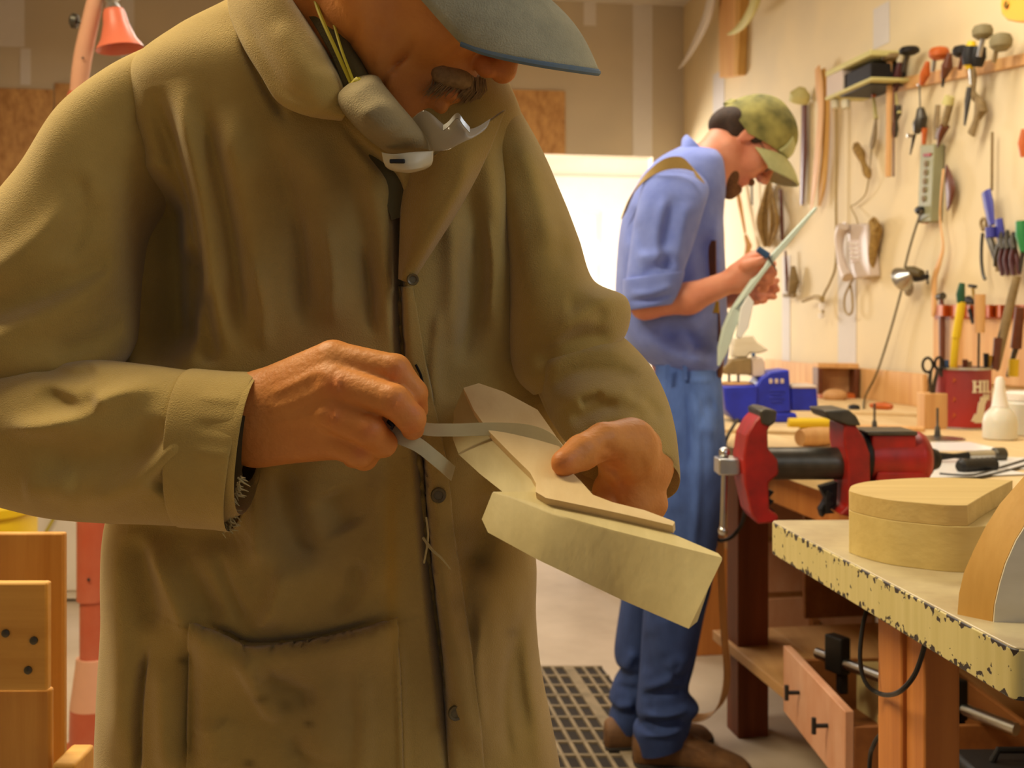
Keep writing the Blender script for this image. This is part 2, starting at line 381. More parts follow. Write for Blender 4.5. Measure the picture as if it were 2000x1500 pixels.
# signed distance body builder
def rc(a,b,ra,rb): return ('c',np.array(a,float),np.array(b,float),ra,rb)
def el(c,r,R=None): return ('e',np.array(c,float),np.array(r,float),np.eye(3) if R is None else np.array(R,float))
def sd(p,X):
    if p[0]=='c':
        _,a,b,ra,rb=p; d=b-a; l2=np.dot(d,d)+1e-12; t=np.clip(((X-a)@d)/l2,0,1)
        return np.sqrt(((X-a-t[:,None]*d)**2).sum(1))-(ra+(rb-ra)*t)
    _,c,r,R=p; Y=(X-c)@R/r; k=np.sqrt((Y**2).sum(1))+1e-9
    return (k-1)*k/(np.sqrt(((Y/r)**2).sum(1))+1e-9)
def sdf(prims,X):
    D=np.full(len(X),1e3)
    for op,k,p in prims:
        d=sd(p,X)
        if op=='+': h=np.clip(.5+.5*(D-d)/k,0,1); D=D*(1-h)+d*h-k*h*(1-h)
        else: h=np.clip(.5-.5*(D+d)/k,0,1); D=D*(1-h)-d*h+k*h*(1-h)
    return D
def body(prims,h):
    pts=[]
    for op,k,p in prims:
        if op=='+':
            pts+= [p[1]-p[3],p[1]+p[3],p[2]-p[4],p[2]+p[4]] if p[0]=='c' else [p[1]-p[2].max(),p[1]+p[2].max()]
    pts=np.array(pts); lo=pts.min(0)-6*h; B=8
    nb=np.ceil((pts.max(0)+6*h-lo)/(h*B)).astype(int); n=nb*B+1
    D=np.full(n,1.0,np.float32)
    I=np.stack(np.meshgrid(*[np.arange(q) for q in nb],indexing='ij'),-1).reshape(-1,3)
    C=lo+(I+.5)*B*h; dc=sdf(prims,C); I=I[np.abs(dc)<B*h*1.0+.006]
    D_in=dc  # sign fill for inner blocks
    Iall=np.stack(np.meshgrid(*[np.arange(q) for q in nb],indexing='ij'),-1).reshape(-1,3)
    for q in Iall[dc<-(B*h*1.0+.006)]: D[q[0]*B:q[0]*B+B+1,q[1]*B:q[1]*B+B+1,q[2]*B:q[2]*B+B+1]=-1
    g=np.stack(np.meshgrid(*[np.arange(B+1)]*3,indexing='ij'),-1).reshape(-1,3)
    for s in range(0,len(I),400):
        J=(I[s:s+400,None,:]*B+g[None]).reshape(-1,3); v=sdf(prims,lo+J*h); D[J[:,0],J[:,1],J[:,2]]=v
    ins=D<0; n=D.shape
    c=sum(ins[i:n[0]-1+i,j:n[1]-1+j,k:n[2]-1+k].astype(np.int8) for i in (0,1) for j in (0,1) for k in (0,1))
    act=(c>0)&(c<8); idx=-np.ones(act.shape,int); A=np.argwhere(act); idx[act]=np.arange(len(A))
    acc=np.zeros((len(A),3)); cnt=np.zeros(len(A))
    for ax in range(3):
        o1,o2=[q for q in range(3) if q!=ax]
        for i in (0,1):
            for j in (0,1):
                p=A.copy(); p[:,o1]+=i; p[:,o2]+=j; q=p.copy(); q[:,ax]+=1
                a=D[tuple(p.T)]; b=D[tuple(q.T)]; m=(a<0)!=(b<0); t=np.where(m,a/(a-b+1e-12),0)
                pt=p.astype(float); pt[:,ax]+=t; acc[m]+=pt[m]; cnt[m]+=1
    V=lo+acc/np.maximum(cnt,1)[:,None]*h; Fc=[]
    for ax in range(3):
        o1,o2=(ax+1)%3,(ax+2)%3; sl=[slice(1,-1)]*3; sl[ax]=slice(0,n[ax]-1)
        a=ins[tuple(sl)]; s2=list(sl); s2[ax]=slice(1,n[ax]); b=ins[tuple(s2)]
        E=np.argwhere(a!=b); 
        if not len(E): continue
        off=np.array([1,1,1]); off[ax]=0; E=E+off; sg=ins[tuple(E.T)]
        def cell(i,j):
            q=E.copy(); q[:,o1]-=i; q[:,o2]-=j; return idx[tuple(q.T)]
        Q=np.stack([cell(1,1),cell(0,1),cell(0,0),cell(1,0)],1); Q=np.where(sg[:,None],Q,Q[:,::-1]); Fc.append(Q)
    return V,np.concatenate(Fc)
def normals(V,Fq):
    n=np.cross(V[Fq[:,2]]-V[Fq[:,0]],V[Fq[:,3]]-V[Fq[:,1]]); N_=np.zeros_like(V)
    for i in range(4): np.add.at(N_,Fq[:,i],n)
    return N_/(np.linalg.norm(N_,axis=1)[:,None]+1e-12)
def tint(o,fn):
    """per-vertex colour multiplier (stains, lips, wear, shade painted on the jeans)"""
    me=o.data; n=len(me.vertices); co=np.empty(n*3); me.vertices.foreach_get('co',co); co=co.reshape(-1,3)+WL[o.name]
    c=np.ones((n,4)); c[:,:3]=fn(co) if fn else 1
    a=me.color_attributes.new('tint','FLOAT_COLOR','POINT'); a.data.foreach_set('color',c.ravel()); return o
def blob(V,u,v,su,sv=None):
    U,W_=proj(V); sv=sv or su; return np.exp(-.5*(((U-u)/su)**2+((W_-v)/sv)**2))
def bodyobj(name,prims,h,m,parent,strokes=None,loc=None,**kw):
    V,Q=body(prims,h); Nn=normals(V,Q)
    if strokes: V=relief(V,strokes,np.clip(-Nn[:,1]*2.5,0,1))
    mb=MB(); mb.v=V.tolist(); mb.f=Q.tolist(); return obj(name,mb,m,parent,smooth=60,loc=loc,**kw)
def headframe(C,Fv,Uv,s):
    f=N(Fv); u=N(np.array(Uv)-f*np.dot(Uv,f)); r=np.cross(f,u)  # r = the person's right
    R=np.column_stack([f,r,u]); return (lambda a,b,c: np.array(C)+s*(R@np.array([a,b,c])*1.0)),R
def head_prims(C,Fv,Uv,s=1.0,jf=0.0):
    W_,R=headframe(C,Fv,Uv,s); E=lambda c,r:el(W_(*c),np.array(r)*s,R); K=lambda a,b,ra,rb:rc(W_(*a),W_(*b),ra*s,rb*s)
    p=[('+',.001,E((-.012,0,.035),(.095,.076,.095))),('+',.03,E((.04,0,-.02),(.055,.060,.080)))]
    for q in (-1,1):
        p+=[('+',.02,K((-.005,.055*q,-.05),(.062+jf,.022*q,-.100),.022,.020)),('+',.02,E((.060,.040*q,-.018),(.026,.024,.028))),
            ('+',.012,K((.086,.014*q,.036),(.070,.048*q,.034),.010,.009))]
    p+=[('+',.015,E((.078+jf,0,-.106),(.023,.025,.019))),('+',.015,E((.078+jf*.5,0,-.062),(.022,.030,.034)))]
    for q in (-1,1): p+=[('-',.012,E((.096,.032*q,.012),(.016,.017,.011)))]
    p+=[('+',.008,K((.088,0,.030),(.116,0,-.014),.009,.0125)),('+',.005,E((.106,.013,-.022),(.011,.007,.009))),('+',.005,E((.106,-.013,-.022),(.011,.007,.009)))]
    p+=[('+',.005,K((.096+jf*.35,-.018,-.060),(.096+jf*.35,.018,-.060),.0065,.0065)),('+',.003,K((.094+jf*.5,-.017,-.075),(.094+jf*.5,.017,-.075),.0075,.0075)),('-',.004,K((.106+jf*.42,-.024,-.0675),(.106+jf*.42,.026,-.0690),.0034,.0034))]
    p+=[('-',.008,K((.104+jf*.6,-.016,-.088),(.104+jf*.6,.016,-.088),.005,.005))]
    for q in (-1,1):
        p+=[('+',.006,E((-.008,.078*q,.0),(.017,.007,.030))),('-',.006,E((-.002,.088*q,.003),(.009,.006,.018)))]
    return p,W_,R
def finger(pts,rs,k=.004):
    w_=[P(*q) for q in pts]; return [('+',k if i==0 else .003,rc(w_[i],w_[i+1],rs[i],rs[i+1])) for i in range(len(w_)-1)]

def make_cap(parent,HW,mc,mbill,medge,bl,nw=.084):
    mb=MB(); rings=[]
    for z in np.linspace(0,1,18):
        r=math.sqrt(max(1-z**2.4,0.0004)); ring=[]
        for a in np.linspace(0,2*math.pi,56,endpoint=False):
            ca,sa=math.cos(a),math.sin(a); bu=-.012+.066*max(ca,0)
            ring.append(HW(-.010+.104*ca*r,nw*sa*r,bu+(.135-bu)*z))
        rings.append(np.array(ring))
    mb.loft(rings); o=obj('cap_crown',mb,mc,parent)
    mb=MB(); V=[];ni,nj=15,31
    for i in range(ni):
        t=i/(ni-1)
        for j in range(nj):
            a=-1+2*j/(nj-1); c=math.cos(a*math.pi/2); s=math.sin(a*math.pi/2)
            fi,ui=.030+.064*c,-.014+.068*c; fo,uo=.092+.082*c**.75,-.012+.058*c**.9
            V.append(HW(fi+(fo-fi)*t,(.079+.004*math.sin(math.pi*t))*s,ui+(uo-ui)*t+.006*math.sin(math.pi*t)*c))
    mb.add(V,[(i*nj+j,i*nj+j+1,(i+1)*nj+j+1,(i+1)*nj+j) for i in range(ni-1) for j in range(nj-1)])
    solid(obj('cap_bill',mb,mbill,parent,label=bl),.004)
    mb=MB(); mb.tube([V[(ni-1)*nj+j] for j in range(nj)],.0030,n=8); obj('bill_edge',mb,medge,parent)
    return o
# ---------------------------------------------------------------- foreground luthier
man=thing('person','man in khaki shop coat and pale blue cap bending over a wooden instrument body','person',(-.17,1.1,0))
HF=(.65,-.02,-.76); HU=(.72,-.30,.62); HS=.98
_,_,R_=head_prims((0,0,0),HF,HU,HS); HC=P(978,158,.985)-HS*(R_@np.array([.122,0,-.022]))
hp,HW,HR=head_prims(HC,HF,HU,HS,.021)
pr_=list(hp)
pr_+=[('+',.025,rc(HW(-.035,0,-.03),P(590,110,1.10),.060,.066)),('+',.03,rc(P(590,110,1.10),P(600,330,1.14),.066,.10)),('+',.02,rc(HW(.0,.02,-.08),P(665,140,1.02),.03,.035))]
# hidden trunk and arms
pr_+=[('+',.04,rc(P(600,330,1.14),P(620,1000,1.12),.11,.12)),
 ('+',.04,rc(P(470,350,1.13),P(300,320,1.12),.05,.042)),('+',.03,rc(P(300,320,1.12),P(30,780,1.0),.042,.030)),('+',.03,rc(P(30,780,1.0),P(300,862,.95),.030,.030)),
 ('+',.02,rc(P(300,862,.945),P(500,812,.915),.034,.029)),
 ('+',.04,rc(P(760,330,1.14),P(930,330,1.09),.06,.05)),('+',.03,rc(P(930,340,1.12),P(1090,640,1.05),.042,.036)),('+',.03,rc(P(1090,640,1.05),P(1190,790,.975),.035,.030)),
 ('+',.02,rc(P(1190,790,.975),P(1245,890,.90),.029,.025))]
# his right hand (knuckles to the camera)
pr_+=[('+',.015,rc(P(505,785,.918),P(648,706,.885),.024,.0165)),('+',.012,rc(P(505,812,.912),P(650,752,.874),.026,.017)),
 ('+',.012,rc(P(505,835,.914),P(646,812,.874),.025,.016)),('+',.012,rc(P(505,858,.918),P(646,862,.884),.022,.0145))]
pr_+=finger([(655,704,.884),(772,722,.868),(808,768,.868),(814,800,.882)],[.0150,.0118,.0105,.009])
pr_+=finger([(656,750,.870),(768,783,.850),(803,818,.852),(806,838,.868)],[.0155,.0125,.0110,.009])
pr_+=finger([(652,808,.868),(722,842,.852),(748,866,.864),(738,872,.884)],[.0148,.0120,.0105,.0095])
pr_+=finger([(650,860,.880),(702,884,.866),(712,893,.880),(690,892,.895)],[.0135,.0112,.0100,.009])
pr_+=finger([(560,800,.945),(680,800,.93),(760,812,.90),(796,826,.885)],[.020,.0155,.013,.0105],.012)
# his left hand (thumb on the wood)
pr_+=[('+',.015,rc(P(1245,895,.89),P(1220,890,.855),.0245,.022)),('+',.015,rc(P(1250,915,.885),P(1244,985,.865),.0215,.017)),('+',.012,rc(P(1235,930,.875),P(1228,985,.87),.024,.016))]
pr_+=finger([(1232,868,.845),(1180,862,.822),(1136,884,.805),(1103,904,.792)],[.0200,.0135,.0125,.0098],.012)
pr_+=finger([(1222,940,.875),(1188,955,.872),(1178,990,.860),(1172,1010,.845)],[.016,.0115,.0105,.009])
pr_+=finger([(1240,960,.875),(1208,985,.878),(1196,1015,.862),(1190,1030,.845)],[.016,.0118,.0105,.009])
pr_+=finger([(1256,985,.870),(1234,1010,.872),(1222,1032,.858),(1215,1042,.845)],[.0165,.0112,.010,.009])
pr_+=finger([(1266,985,.870),(1258,1016,.868),(1248,1036,.855),(1246,1046,.845)],[.015,.0100,.0095,.008])
face_st=[(-4.5,6,[(640,165),(655,120),(690,70),(700,20)]),(-5,5,[(752,222),(745,180),(760,135),(800,95),(812,60)]),(-4,6,[(770,150),(775,120),(800,100)]),(2.5,9,[(765,180),(760,150),(780,118)]),
 (-2,5,[(725,150),(728,110),(740,70),(742,20)]),(-1.5,5,[(690,150),(700,100),(715,60)]),(2,10,[(735,160),(735,110),(755,60)]),(-4,6,[(860,135),(880,100),(915,75)]),(-2,4,[(862,150),(835,175),(815,200)]),
 (-1.5,4,[(830,195),(850,180),(862,160)]),(1.2,5,[(700,120),(708,70),(720,20)])]
hand_st=[(1.3,5,[(640,712),(580,745),(520,775)]),(1.1,5,[(638,755),(580,785),(520,800)]),(1.0,5,[(636,808),(580,818),(520,830)]),(-1.0,7,[(640,735),(590,765)]),(-1.0,7,[(636,782),(580,802)]),(-1,6,[(636,838),(590,842)]),
 (2.2,13,[(654,752),(664,754)]),(1.8,12,[(650,812),(658,815)]),(1.2,11,[(772,728),(778,732)]),(1.4,12,[(770,786),(776,790)]),(-.8,3,[(758,700),(764,735)]),(-.8,3,[(757,762),(752,800)]),
 (-7,8,[(1160,900),(1186,905),(1212,925),(1222,955)]),(-4,9,[(1172,872),(1196,886),(1218,905)]),(-1.2,5,[(1180,905),(1210,935),(1226,975)]),(-.8,3,[(1140,868),(1134,900)]),(1.2,9,[(1240,870),(1270,905),(1272,950)]),(-.8,4,[(1250,880),(1262,940)])]
def skin_t(V):
    c=np.ones((len(V),3)); 
    red=np.zeros(len(V))
    for (u,v,s) in ((654,752,16),(652,812,14),(776,725,14),(775,788,16),(722,842,12),(704,886,10),(812,800,12),(806,836,12),(1103,904,18),(1200,905,20),(1215,950,18),(965,130,34),(880,180,14)): red=np.maximum(red,blob(V,u,v,s))
    c*=1-red[:,None]*np.array([.02,.16,.08])
    lip=np.maximum(blob(V,886,168,16,8),blob(V,905,185,12,7)); c*=1-lip[:,None]*np.array([.1,.3,.25])
    return c
mbody=bodyobj('body',pr_,.0024,M['skin1'],man,strokes=face_st+hand_st); tint(mbody,skin_t)
# moustache: many short whiskers
mb=MB(); rng=np.random.RandomState(3)
for i in range(420):
    a=rng.uniform(-1,1); b=rng.uniform(-1,1)
    p0=HW(.108-.026*abs(a)**1.4+.003*b,a*.031,-.039+.008*b-.010*abs(a)); p1=p0+HR@np.array([.008+.003*rng.rand(),a*.008+.002*rng.randn(),-.010-.005*rng.rand()-.008*abs(a)])
    pm=(p0+p1)/2+HR@np.array([.004,0,0]); mb.tube([p0,pm,p1],[.0005,.0004,.0002],n=3,cap=False)
V_,Q_=body([('+',.01,el(HW(.098,.013,-.045),(.012,.018,.009),HR)),('+',.01,el(HW(.098,-.013,-.045),(.012,.018,.009),HR)),('+',.01,el(HW(.088,.028,-.052),(.011,.011,.009),HR))],.0015)
b_=len(mb.v); mb.v+=V_.tolist(); mb.f+=[tuple(int(i)+b_ for i in q) for q in Q_]
obj('mustache',mb,M['greyhair'],man)
mb=MB()
for i in range(260):   # sparse beard stubble and sideburn
    t=rng.rand(); q=rng.uniform(-.012,.012); p0=HW(-.0+.0*t+q,.070-.006*t,-.01+.05*rng.rand()); p1=p0+HR@np.array([.003*rng.randn(),.001,-.014]); mb.tube([p0,p1],[.0006,.0002],n=3,cap=False)
obj('sideburn',mb,M['greyhair'],man)
make_cap(man,HW,M['bluecap'],M['bluecap'],M['capedge'],'curved blue grey cap bill')
# glasses temple just showing below the bill
mb=MB(); mb.tube([HW(-.01,.079,.012),HW(.05,.076,.012),HW(.088,.062,.010)],.0014,n=6); mb.tube([HW(.090+.0*math.cos(a),.036+.024*math.cos(a),.008+.018*math.sin(a)) for a in np.linspace(0,2*math.pi,20)],.0013,n=6)
mb.tube([HW(.100,.012,.012),HW(.106,0,.015),HW(.100,-.012,.012)],.0013,n=6); mb.tube([HW(.090,-.036+.024*math.cos(a),.008+.018*math.sin(a)) for a in np.linspace(0,2*math.pi,20)],.0013,n=6)
obj('glasses_frame',mb,M['brass'],man)
# ---- coat
coat_st=[ # drape folds on the chest (mm, width px, path)
 (-16,14,[(300,170),(322,260),(350,380),(372,500),(376,640)]),(9,18,[(345,150),(372,260),(405,400),(425,560),(440,700)]),
 (-9,14,[(380,180),(405,270),(432,380),(455,520),(470,690)]),(7,22,[(440,200),(470,330),(500,480),(520,650)]),
 (-6,18,[(520,240),(555,360),(585,520),(600,660)]),(5,26,[(600,260),(640,400),(660,560),(670,680)]),(-5,18,[(650,260),(700,380),(725,520),(735,660)]),
 (6,20,[(700,300),(735,420),(752,560),(755,680)]),
 (-48,30,[(296,320),(300,430),(304,560),(310,740)]),(-20,16,[(345,470),(352,560),(350,700)]),(-10,16,[(395,560),(400,640),(410,720)]),
 # front opening and placket
 (-24,7,[(664,236),(712,292),(768,352),(776,430),(778,560),(785,690),(806,800),(822,900),(834,1060),(850,1200),(866,1350),(880,1560)]),
 (5,34,[(800,380),(802,560),(815,700),(842,900),(856,1060),(880,1200),(905,1400),(925,1560)]),
 (-3,4,[(842,900),(846,980),(852,1050)],),
 # right half of the chest
 (8,20,[(925,240),(960,330),(975,450),(985,600),(970,720)]),(-8,16,[(900,330),(925,450),(930,580),(910,720)]),(7,18,[(885,400),(890,540),(880,680)]),(-6,14,[(990,260),(1008,380),(1008,520)]),
 (-12,11,[(1014,230),(1020,300),(1036,420),(1044,540),(1030,640),(1000,720)]),(5,10,[(1036,250),(1052,350),(1064,450),(1064,540)]),
 # skirt
 (-12,26,[(250,1040),(420,1052),(470,1020)]),(9,20,[(228,1010),(235,1150),(240,1300),(235,1500)]),(-8,16,[(268,1040),(285,1150),(296,1240)]),(7,14,[(262,1030),(330,1140),(372,1250)]),
 (-7,18,[(330,1060),(390,1160),(420,1230)]),(8,16,[(500,900),(505,1000),(508,1120)]),(-10,22,[(545,900),(560,1000),(600,1120)]),(6,34,[(590,1060),(560,1160),(520,1230)]),(-7,24,[(640,960),(680,1040)]),(7,22,[(740,900),(750,1030),(735,1180)]),
 (-9,14,[(375,1240),(370,1350),(372,1500)]),(-9,5,[(290,1255),(278,1310),(270,1400),(266,1540)]),(7,16,[(318,1280),(322,1400),(330,1520)]),
 (8,12,[(480,1265),(505,1330),(548,1410)]),(-6,16,[(500,1320),(560,1340),(620,1370)]),(5,26,[(650,1300),(640,1420),(630,1540)]),(5,24,[(420,1400),(430,1500)]),
 (4,5,[(300,205),(330,300),(352,400),(374,500)]),(-5,7,[(470,60),(490,120),(530,190),(560,240)]),(5,10,[(505,500),(520,600),(515,690)]),(-4,9,[(575,400),(590,520),(585,640)]),(4,9,[(640,430),(655,540),(650,640)]),(-5,8,[(705,470),(722,580),(728,660)]),
 (4,9,[(860,600),(850,720),(858,800)]),(-5,10,[(905,480),(912,600),(900,720)]),(4,8,[(950,420),(962,520),(955,640)]),(-6,14,[(700,1090),(690,1150),(650,1210)]),(5,12,[(560,1100),(540,1180),(500,1240)]),(-4,9,[(420,1080),(450,1160),(480,1230)]),(5,10,[(700,1290),(715,1400),(705,1530)]),(-5,14,[(560,1430),(600,1480),(680,1500)]),
 (-4,8,[(1000,1250),(985,1380),(1000,1500)]),(4,8,[(940,1180),(935,1300),(950,1420)]),
 # pocket: flap of cloth standing proud below its top edge
 (10,44,[(775,1216),(690,1238),(600,1256),(487,1264),(420,1235),(372,1222)][::-1],'s'),(-6,8,[(374,1214),(440,1242),(486,1262),(600,1252),(690,1232),(768,1204)]),
 (4,6,[(770,1215),(782,1260),(788,1400),(792,1560)]),
 (7,24,[(980,1100),(960,1200),(950,1320),(960,1500)]),(-8,20,[(920,1060),(900,1160),(930,1280)]),(6,14,[(1000,1120),(1025,1260),(1050,1420),(1065,1540)]),(-6,12,[(1030,1150),(1010,1300),(1030,1450)]),
 (8,16,[(862,1080),(880,1200),(905,1330),(930,1480)]),(-10,22,[(960,960),(940,1050),(920,1140)]),
]
C_=1.09
st=[(520,-40,1.10,840,-40,1.12,.075),(455,20,1.10,905,30,1.12,.09),(350,78,1.10,960,90,1.11,.105),(268,145,1.09,992,160,1.10,.115),(252,230,C_,1020,230,C_,.12),(285,330,C_,1038,330,C_,.125),(258,450,1.11,1050,450,C_,.128),(250,600,1.11,1072,600,C_,.13),
 (240,750,1.10,1104,750,C_,.128),(255,900,C_,1098,900,C_,.128),(225,1010,C_,1044,1010,C_,.13),(218,1110,C_,1048,1110,C_,.13),(218,1200,C_,1047,1200,C_,.13),(211,1300,C_,1056,1300,C_,.13),(207,1400,C_,1075,1400,C_,.135),(203,1500,C_,1094,1500,C_,.14),(184,1640,C_,1115,1640,C_,.145),(178,1850,C_,1135,1850,C_,.15),(172,2100,C_,1150,2100,C_,.155)]
mb=MB(); pxloft(mb,st,n=540,k=450,e=.80,strokes=coat_st,front=.80,gain=1.45)
def coat_t(V):
    c=np.ones((len(V),3)); U,W_=proj(V); g=np.zeros(len(V))
    # greyer, bluer tone down the front and old rusty stains
    for (u,v,su,sv) in ((640,560,110,260),(880,640,60,260),(900,1250,90,220),(650,1330,120,150),(620,1050,120,90)): g=np.maximum(g,blob(V,u,v,su,sv))
    c*=1-g[:,None]*np.array([.20,.19,-.02])
    s=blob(V,765,1090,10,110)*.8; c*=1-s[:,None]*np.array([-.10,.05,.5])
    for (u,v,a,k) in ((606,1413,7,.5),(358,1290,9,.5),(488,1490,8,.5),(560,1380,14,.3),(512,1365,8,.4),(890,1178,16,.2),(1000,1235,10,.2),(905,1040,30,.3),(935,1090,40,.25)): c*=1-(blob(V,u,v,a,a*.7)*k)[:,None]
    return c
coat=obj('coat',mb,M['canvas'],man,smooth=80); tint(coat,coat_t)
CV=np.array(mb.v); cU,cW=proj(CV); fm=CV[:,1]<1.09; CVf,cUf,cWf=CV[fm],cU[fm],cW[fm]
def cs(u,v,off=.003):
    k=np.argmin((cUf-u)**2+(cWf-v)**2); return P(u,v,CVf[k,1]-off)
def patch(outl,outr,n1,n2,off,m,name,th=.003):
    """cloth patch lying on the coat between two image polylines"""
    A=cr(np.array(outl,float),n2); B=cr(np.array(outr,float),n2); V=[]
    for a,b in zip(A,B):
        for t in np.linspace(0,1,n1): q=a+(b-a)*t; V.append(cs(q[0],q[1],off))
    mb=MB(); mb.add(V,[(i*n1+j,i*n1+j+1,(i+1)*n1+j+1,(i+1)*n1+j) for i in range(n2-1) for j in range(n1-1)]); o=obj(name,mb,m,man,smooth=80); solid(o,th,0); tint(o,coat_t); return o
patch([(370,1216),(430,1240),(487,1265),(560,1259),(640,1246),(720,1226),(776,1206)],[(362,1660),(430,1660),(487,1660),(560,1660),(640,1660),(720,1660),(790,1660)],60,60,.0065,M['canvas'],'pocket',.004)
patch([(778,560),(785,680),(800,800),(818,910),(832,1060),(850,1200),(868,1350),(882,1540),(888,1700)],[(806,560),(826,680),(850,800),(872,910),(888,1060),(908,1200),(930,1350),(948,1540),(955,1700)],14,120,.003,M['canvas'],'placket',.004)
# sleeves
up_st=[(10,26,[(215,330),(235,450),(232,600)]),(-8,20,[(160,330),(150,420),(120,520)]),(-5,16,[(250,215),(300,260),(330,330)]),(8,24,[(-120,700),(20,650),(140,600),(258,540)]),(-8,20,[(-120,640),(10,600),(140,545),(258,480)]),(-8,16,[(90,700),(190,660),(245,610)]),(6,22,[(-60,560),(40,500),(150,400),(215,300)])]
mb=MB(); pxloft(mb,[(318,90,1.09,400,330,1.10,.07),(232,138,1.08,362,372,1.09,.085),(140,212,1.06,318,420,1.07,.088),(70,320,1.05,286,470,1.05,.088),(0,405,1.04,268,540,1.03,.086),(-50,500,1.03,262,610,1.02,.084),(-95,600,1.02,255,672,1.01,.08),(-110,690,1.01,225,716,1.0,.078),(-90,770,1.01,150,760,1.0,.06)],n=200,k=150,e=.9,strokes=up_st,front=.7,gain=1.2)
fo_st=[(-7,14,[(70,760),(150,800),(200,770)]),(8,16,[(0,830),(110,830),(230,770),(330,745)]),(-8,26,[(60,900),(200,895),(290,860),(330,820)]),(6,18,[(160,990),(260,950),(330,880),(345,830)]),(-6,14,[(300,960),(370,900)]),(5,20,[(40,960),(150,950)]),(-7,14,[(60,715),(140,735),(190,712)])]
pxloft(mb,[(-140,735,1.0,-120,930,1.0,.06),(-60,728,.99,-50,965,.99,.068),(30,716,.975,40,992,.975,.072),(110,708,.965,120,1010,.965,.072),(190,703,.955,215,1018,.955,.07),(280,712,.945,295,1021,.945,.066),(372,724,.935,362,1024,.935,.062),(440,728,.925,418,1026,.925,.058),(502,730,.915,468,1006,.915,.054),(500,733,.915,470,1000,.915,.052),(420,745,.925,400,985,.925,.05)],n=200,k=170,e=.9,strokes=fo_st,front=.7,gain=1.4)
sl=obj('coat_sleeve',mb,M['canvas'],man,smooth=80); tint(sl,None)
# cuff band with ragged edge on that sleeve
cuff_st=[(1.5,8,[(385,775),(430,778),(470,782)]),(-1.5,9,[(380,830),(430,835),(470,840)]),(1.5,9,[(375,880),(425,888),(462,890)]),(-1.2,9,[(372,940),(425,945)])]
mb=MB(); pxloft(mb,[(372,724,.935,362,1022,.935,.0645),(376,720,.934,366,1027,.934,.0655),(440,725,.925,420,1031,.925,.060),(500,727,.916,452,1036,.916,.0555),(502,730,.915,452,1034,.915,.0525)],n=220,k=30,strokes=cuff_st,cap=False)
cf=obj('cuff',mb,M['canvas'],man,smooth=80); tint(cf,None)
mb=MB()
for i in range(46):
    v=930+i*2.4; p=P(468-.28*(v-930)*.9+rng.uniform(-4,4),v,.868+.0004*(v-930)); q=p+np.array([rng.uniform(-.002,.010),rng.uniform(-.003,.003),-rng.uniform(.001,.007)]); mb.tube([p,(p+q)/2+rng.randn(3)*.001,q],[.0008,.0007,.0003],n=4)
obj('frayed_threads',mb,M['thread'],man)
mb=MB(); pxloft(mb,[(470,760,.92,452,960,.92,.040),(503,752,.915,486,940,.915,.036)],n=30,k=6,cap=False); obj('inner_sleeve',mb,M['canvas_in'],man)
# his left sleeve
ls_st=[(8,18,[(1010,260),(1060,380),(1085,500)]),(-8,16,[(1060,330),(1090,440),(1110,540)]),(8,16,[(1060,700),(1120,625),(1180,590),(1216,586)]),(-8,13,[(1040,720),(1110,665),(1180,655),(1205,652)]),(-6,15,[(1100,600),(1150,600),(1190,620)])]
mb=MB(); pxloft(mb,[(900,190,1.10,990,176,1.11,.05),(930,290,1.09,1052,285,1.10,.078),(955,390,1.08,1100,392,1.09,.085),(975,480,1.06,1130,470,1.07,.086),(985,570,1.04,1158,548,1.05,.084),(985,650,1.03,1222,582,1.03,.08),(1000,730,1.02,1226,640,1.02,.066),(1040,770,1.01,1190,700,1.01,.05)],n=180,k=130,strokes=ls_st,front=.7,gain=1.0)
lf_st=[(9,12,[(1040,740),(1110,690),(1190,680),(1240,700)]),(-9,11,[(1060,775),(1120,730),(1200,725),(1262,745)]),(9,14,[(1075,800),(1150,765),(1230,775),(1290,800)]),(-7,10,[(1110,825),(1170,800),(1210,790)]),(7,11,[(1150,840),(1190,815),(1250,820)]),(-6,10,[(1220,760),(1270,790),(1296,830)]),(-14,12,[(1035,700),(1050,760),(1080,820)]),(-7,8,[(1130,790),(1180,770)])]
pxloft(mb,[(1000,665,1.04,1190,640,1.04,.05),(1030,715,1.02,1228,668,1.02,.066),(1052,770,.99,1270,715,.99,.068),(1075,820,.96,1300,775,.96,.066),(1100,858,.93,1316,835,.93,.062,0,-4),(1120,880,.905,1323,890,.91,.052,0,-22),(1108,900,.90,1327,940,.905,.042,0,-62),(1114,904,.90,1323,940,.905,.039,0,-58),(1120,850,.93,1300,860,.93,.05,0,-20)],n=200,k=170,strokes=lf_st,front=.66,gain=.85)
sl=obj('coat_sleeve',mb,M['canvas'],man,smooth=80); tint(sl,None)
# collar, lapel
co_st=[(4,10,[(455,30),(500,120),(545,195),(600,222),(660,226)]),(-2,8,[(475,20),(520,110),(570,180),(640,205)]),(3,14,[(540,40),(590,120),(640,180)])]
mb=MB(); sheet(mb,[[(448,-60,1.04),(450,20,1.01),(476,85,.985),(515,150,.965),(548,200,.955),(600,224,.945),(668,232,.94)],
 [(480,-70,1.00),(500,0,.975),(530,70,.955),(565,130,.94),(598,175,.932),(632,205,.93),(672,228,.935)],
 [(520,-80,1.00),(545,-20,.975),(580,40,.96),(612,90,.95),(635,130,.945),(655,165,.94),(676,224,.938)],
 [(530,-80,1.06),(560,-20,1.03),(598,40,1.01),(630,90,.995),(655,135,.985),(672,170,.975),(684,220,.965)]],50,40,co_st)
cl=obj('collar',mb,M['canvas'],man,smooth=80); solid(cl,.004); tint(cl,None)
la_st=[(3,8,[(905,285),(905,340),(870,420),(800,530)]),(-2,7,[(940,320),(915,380),(860,450)])]
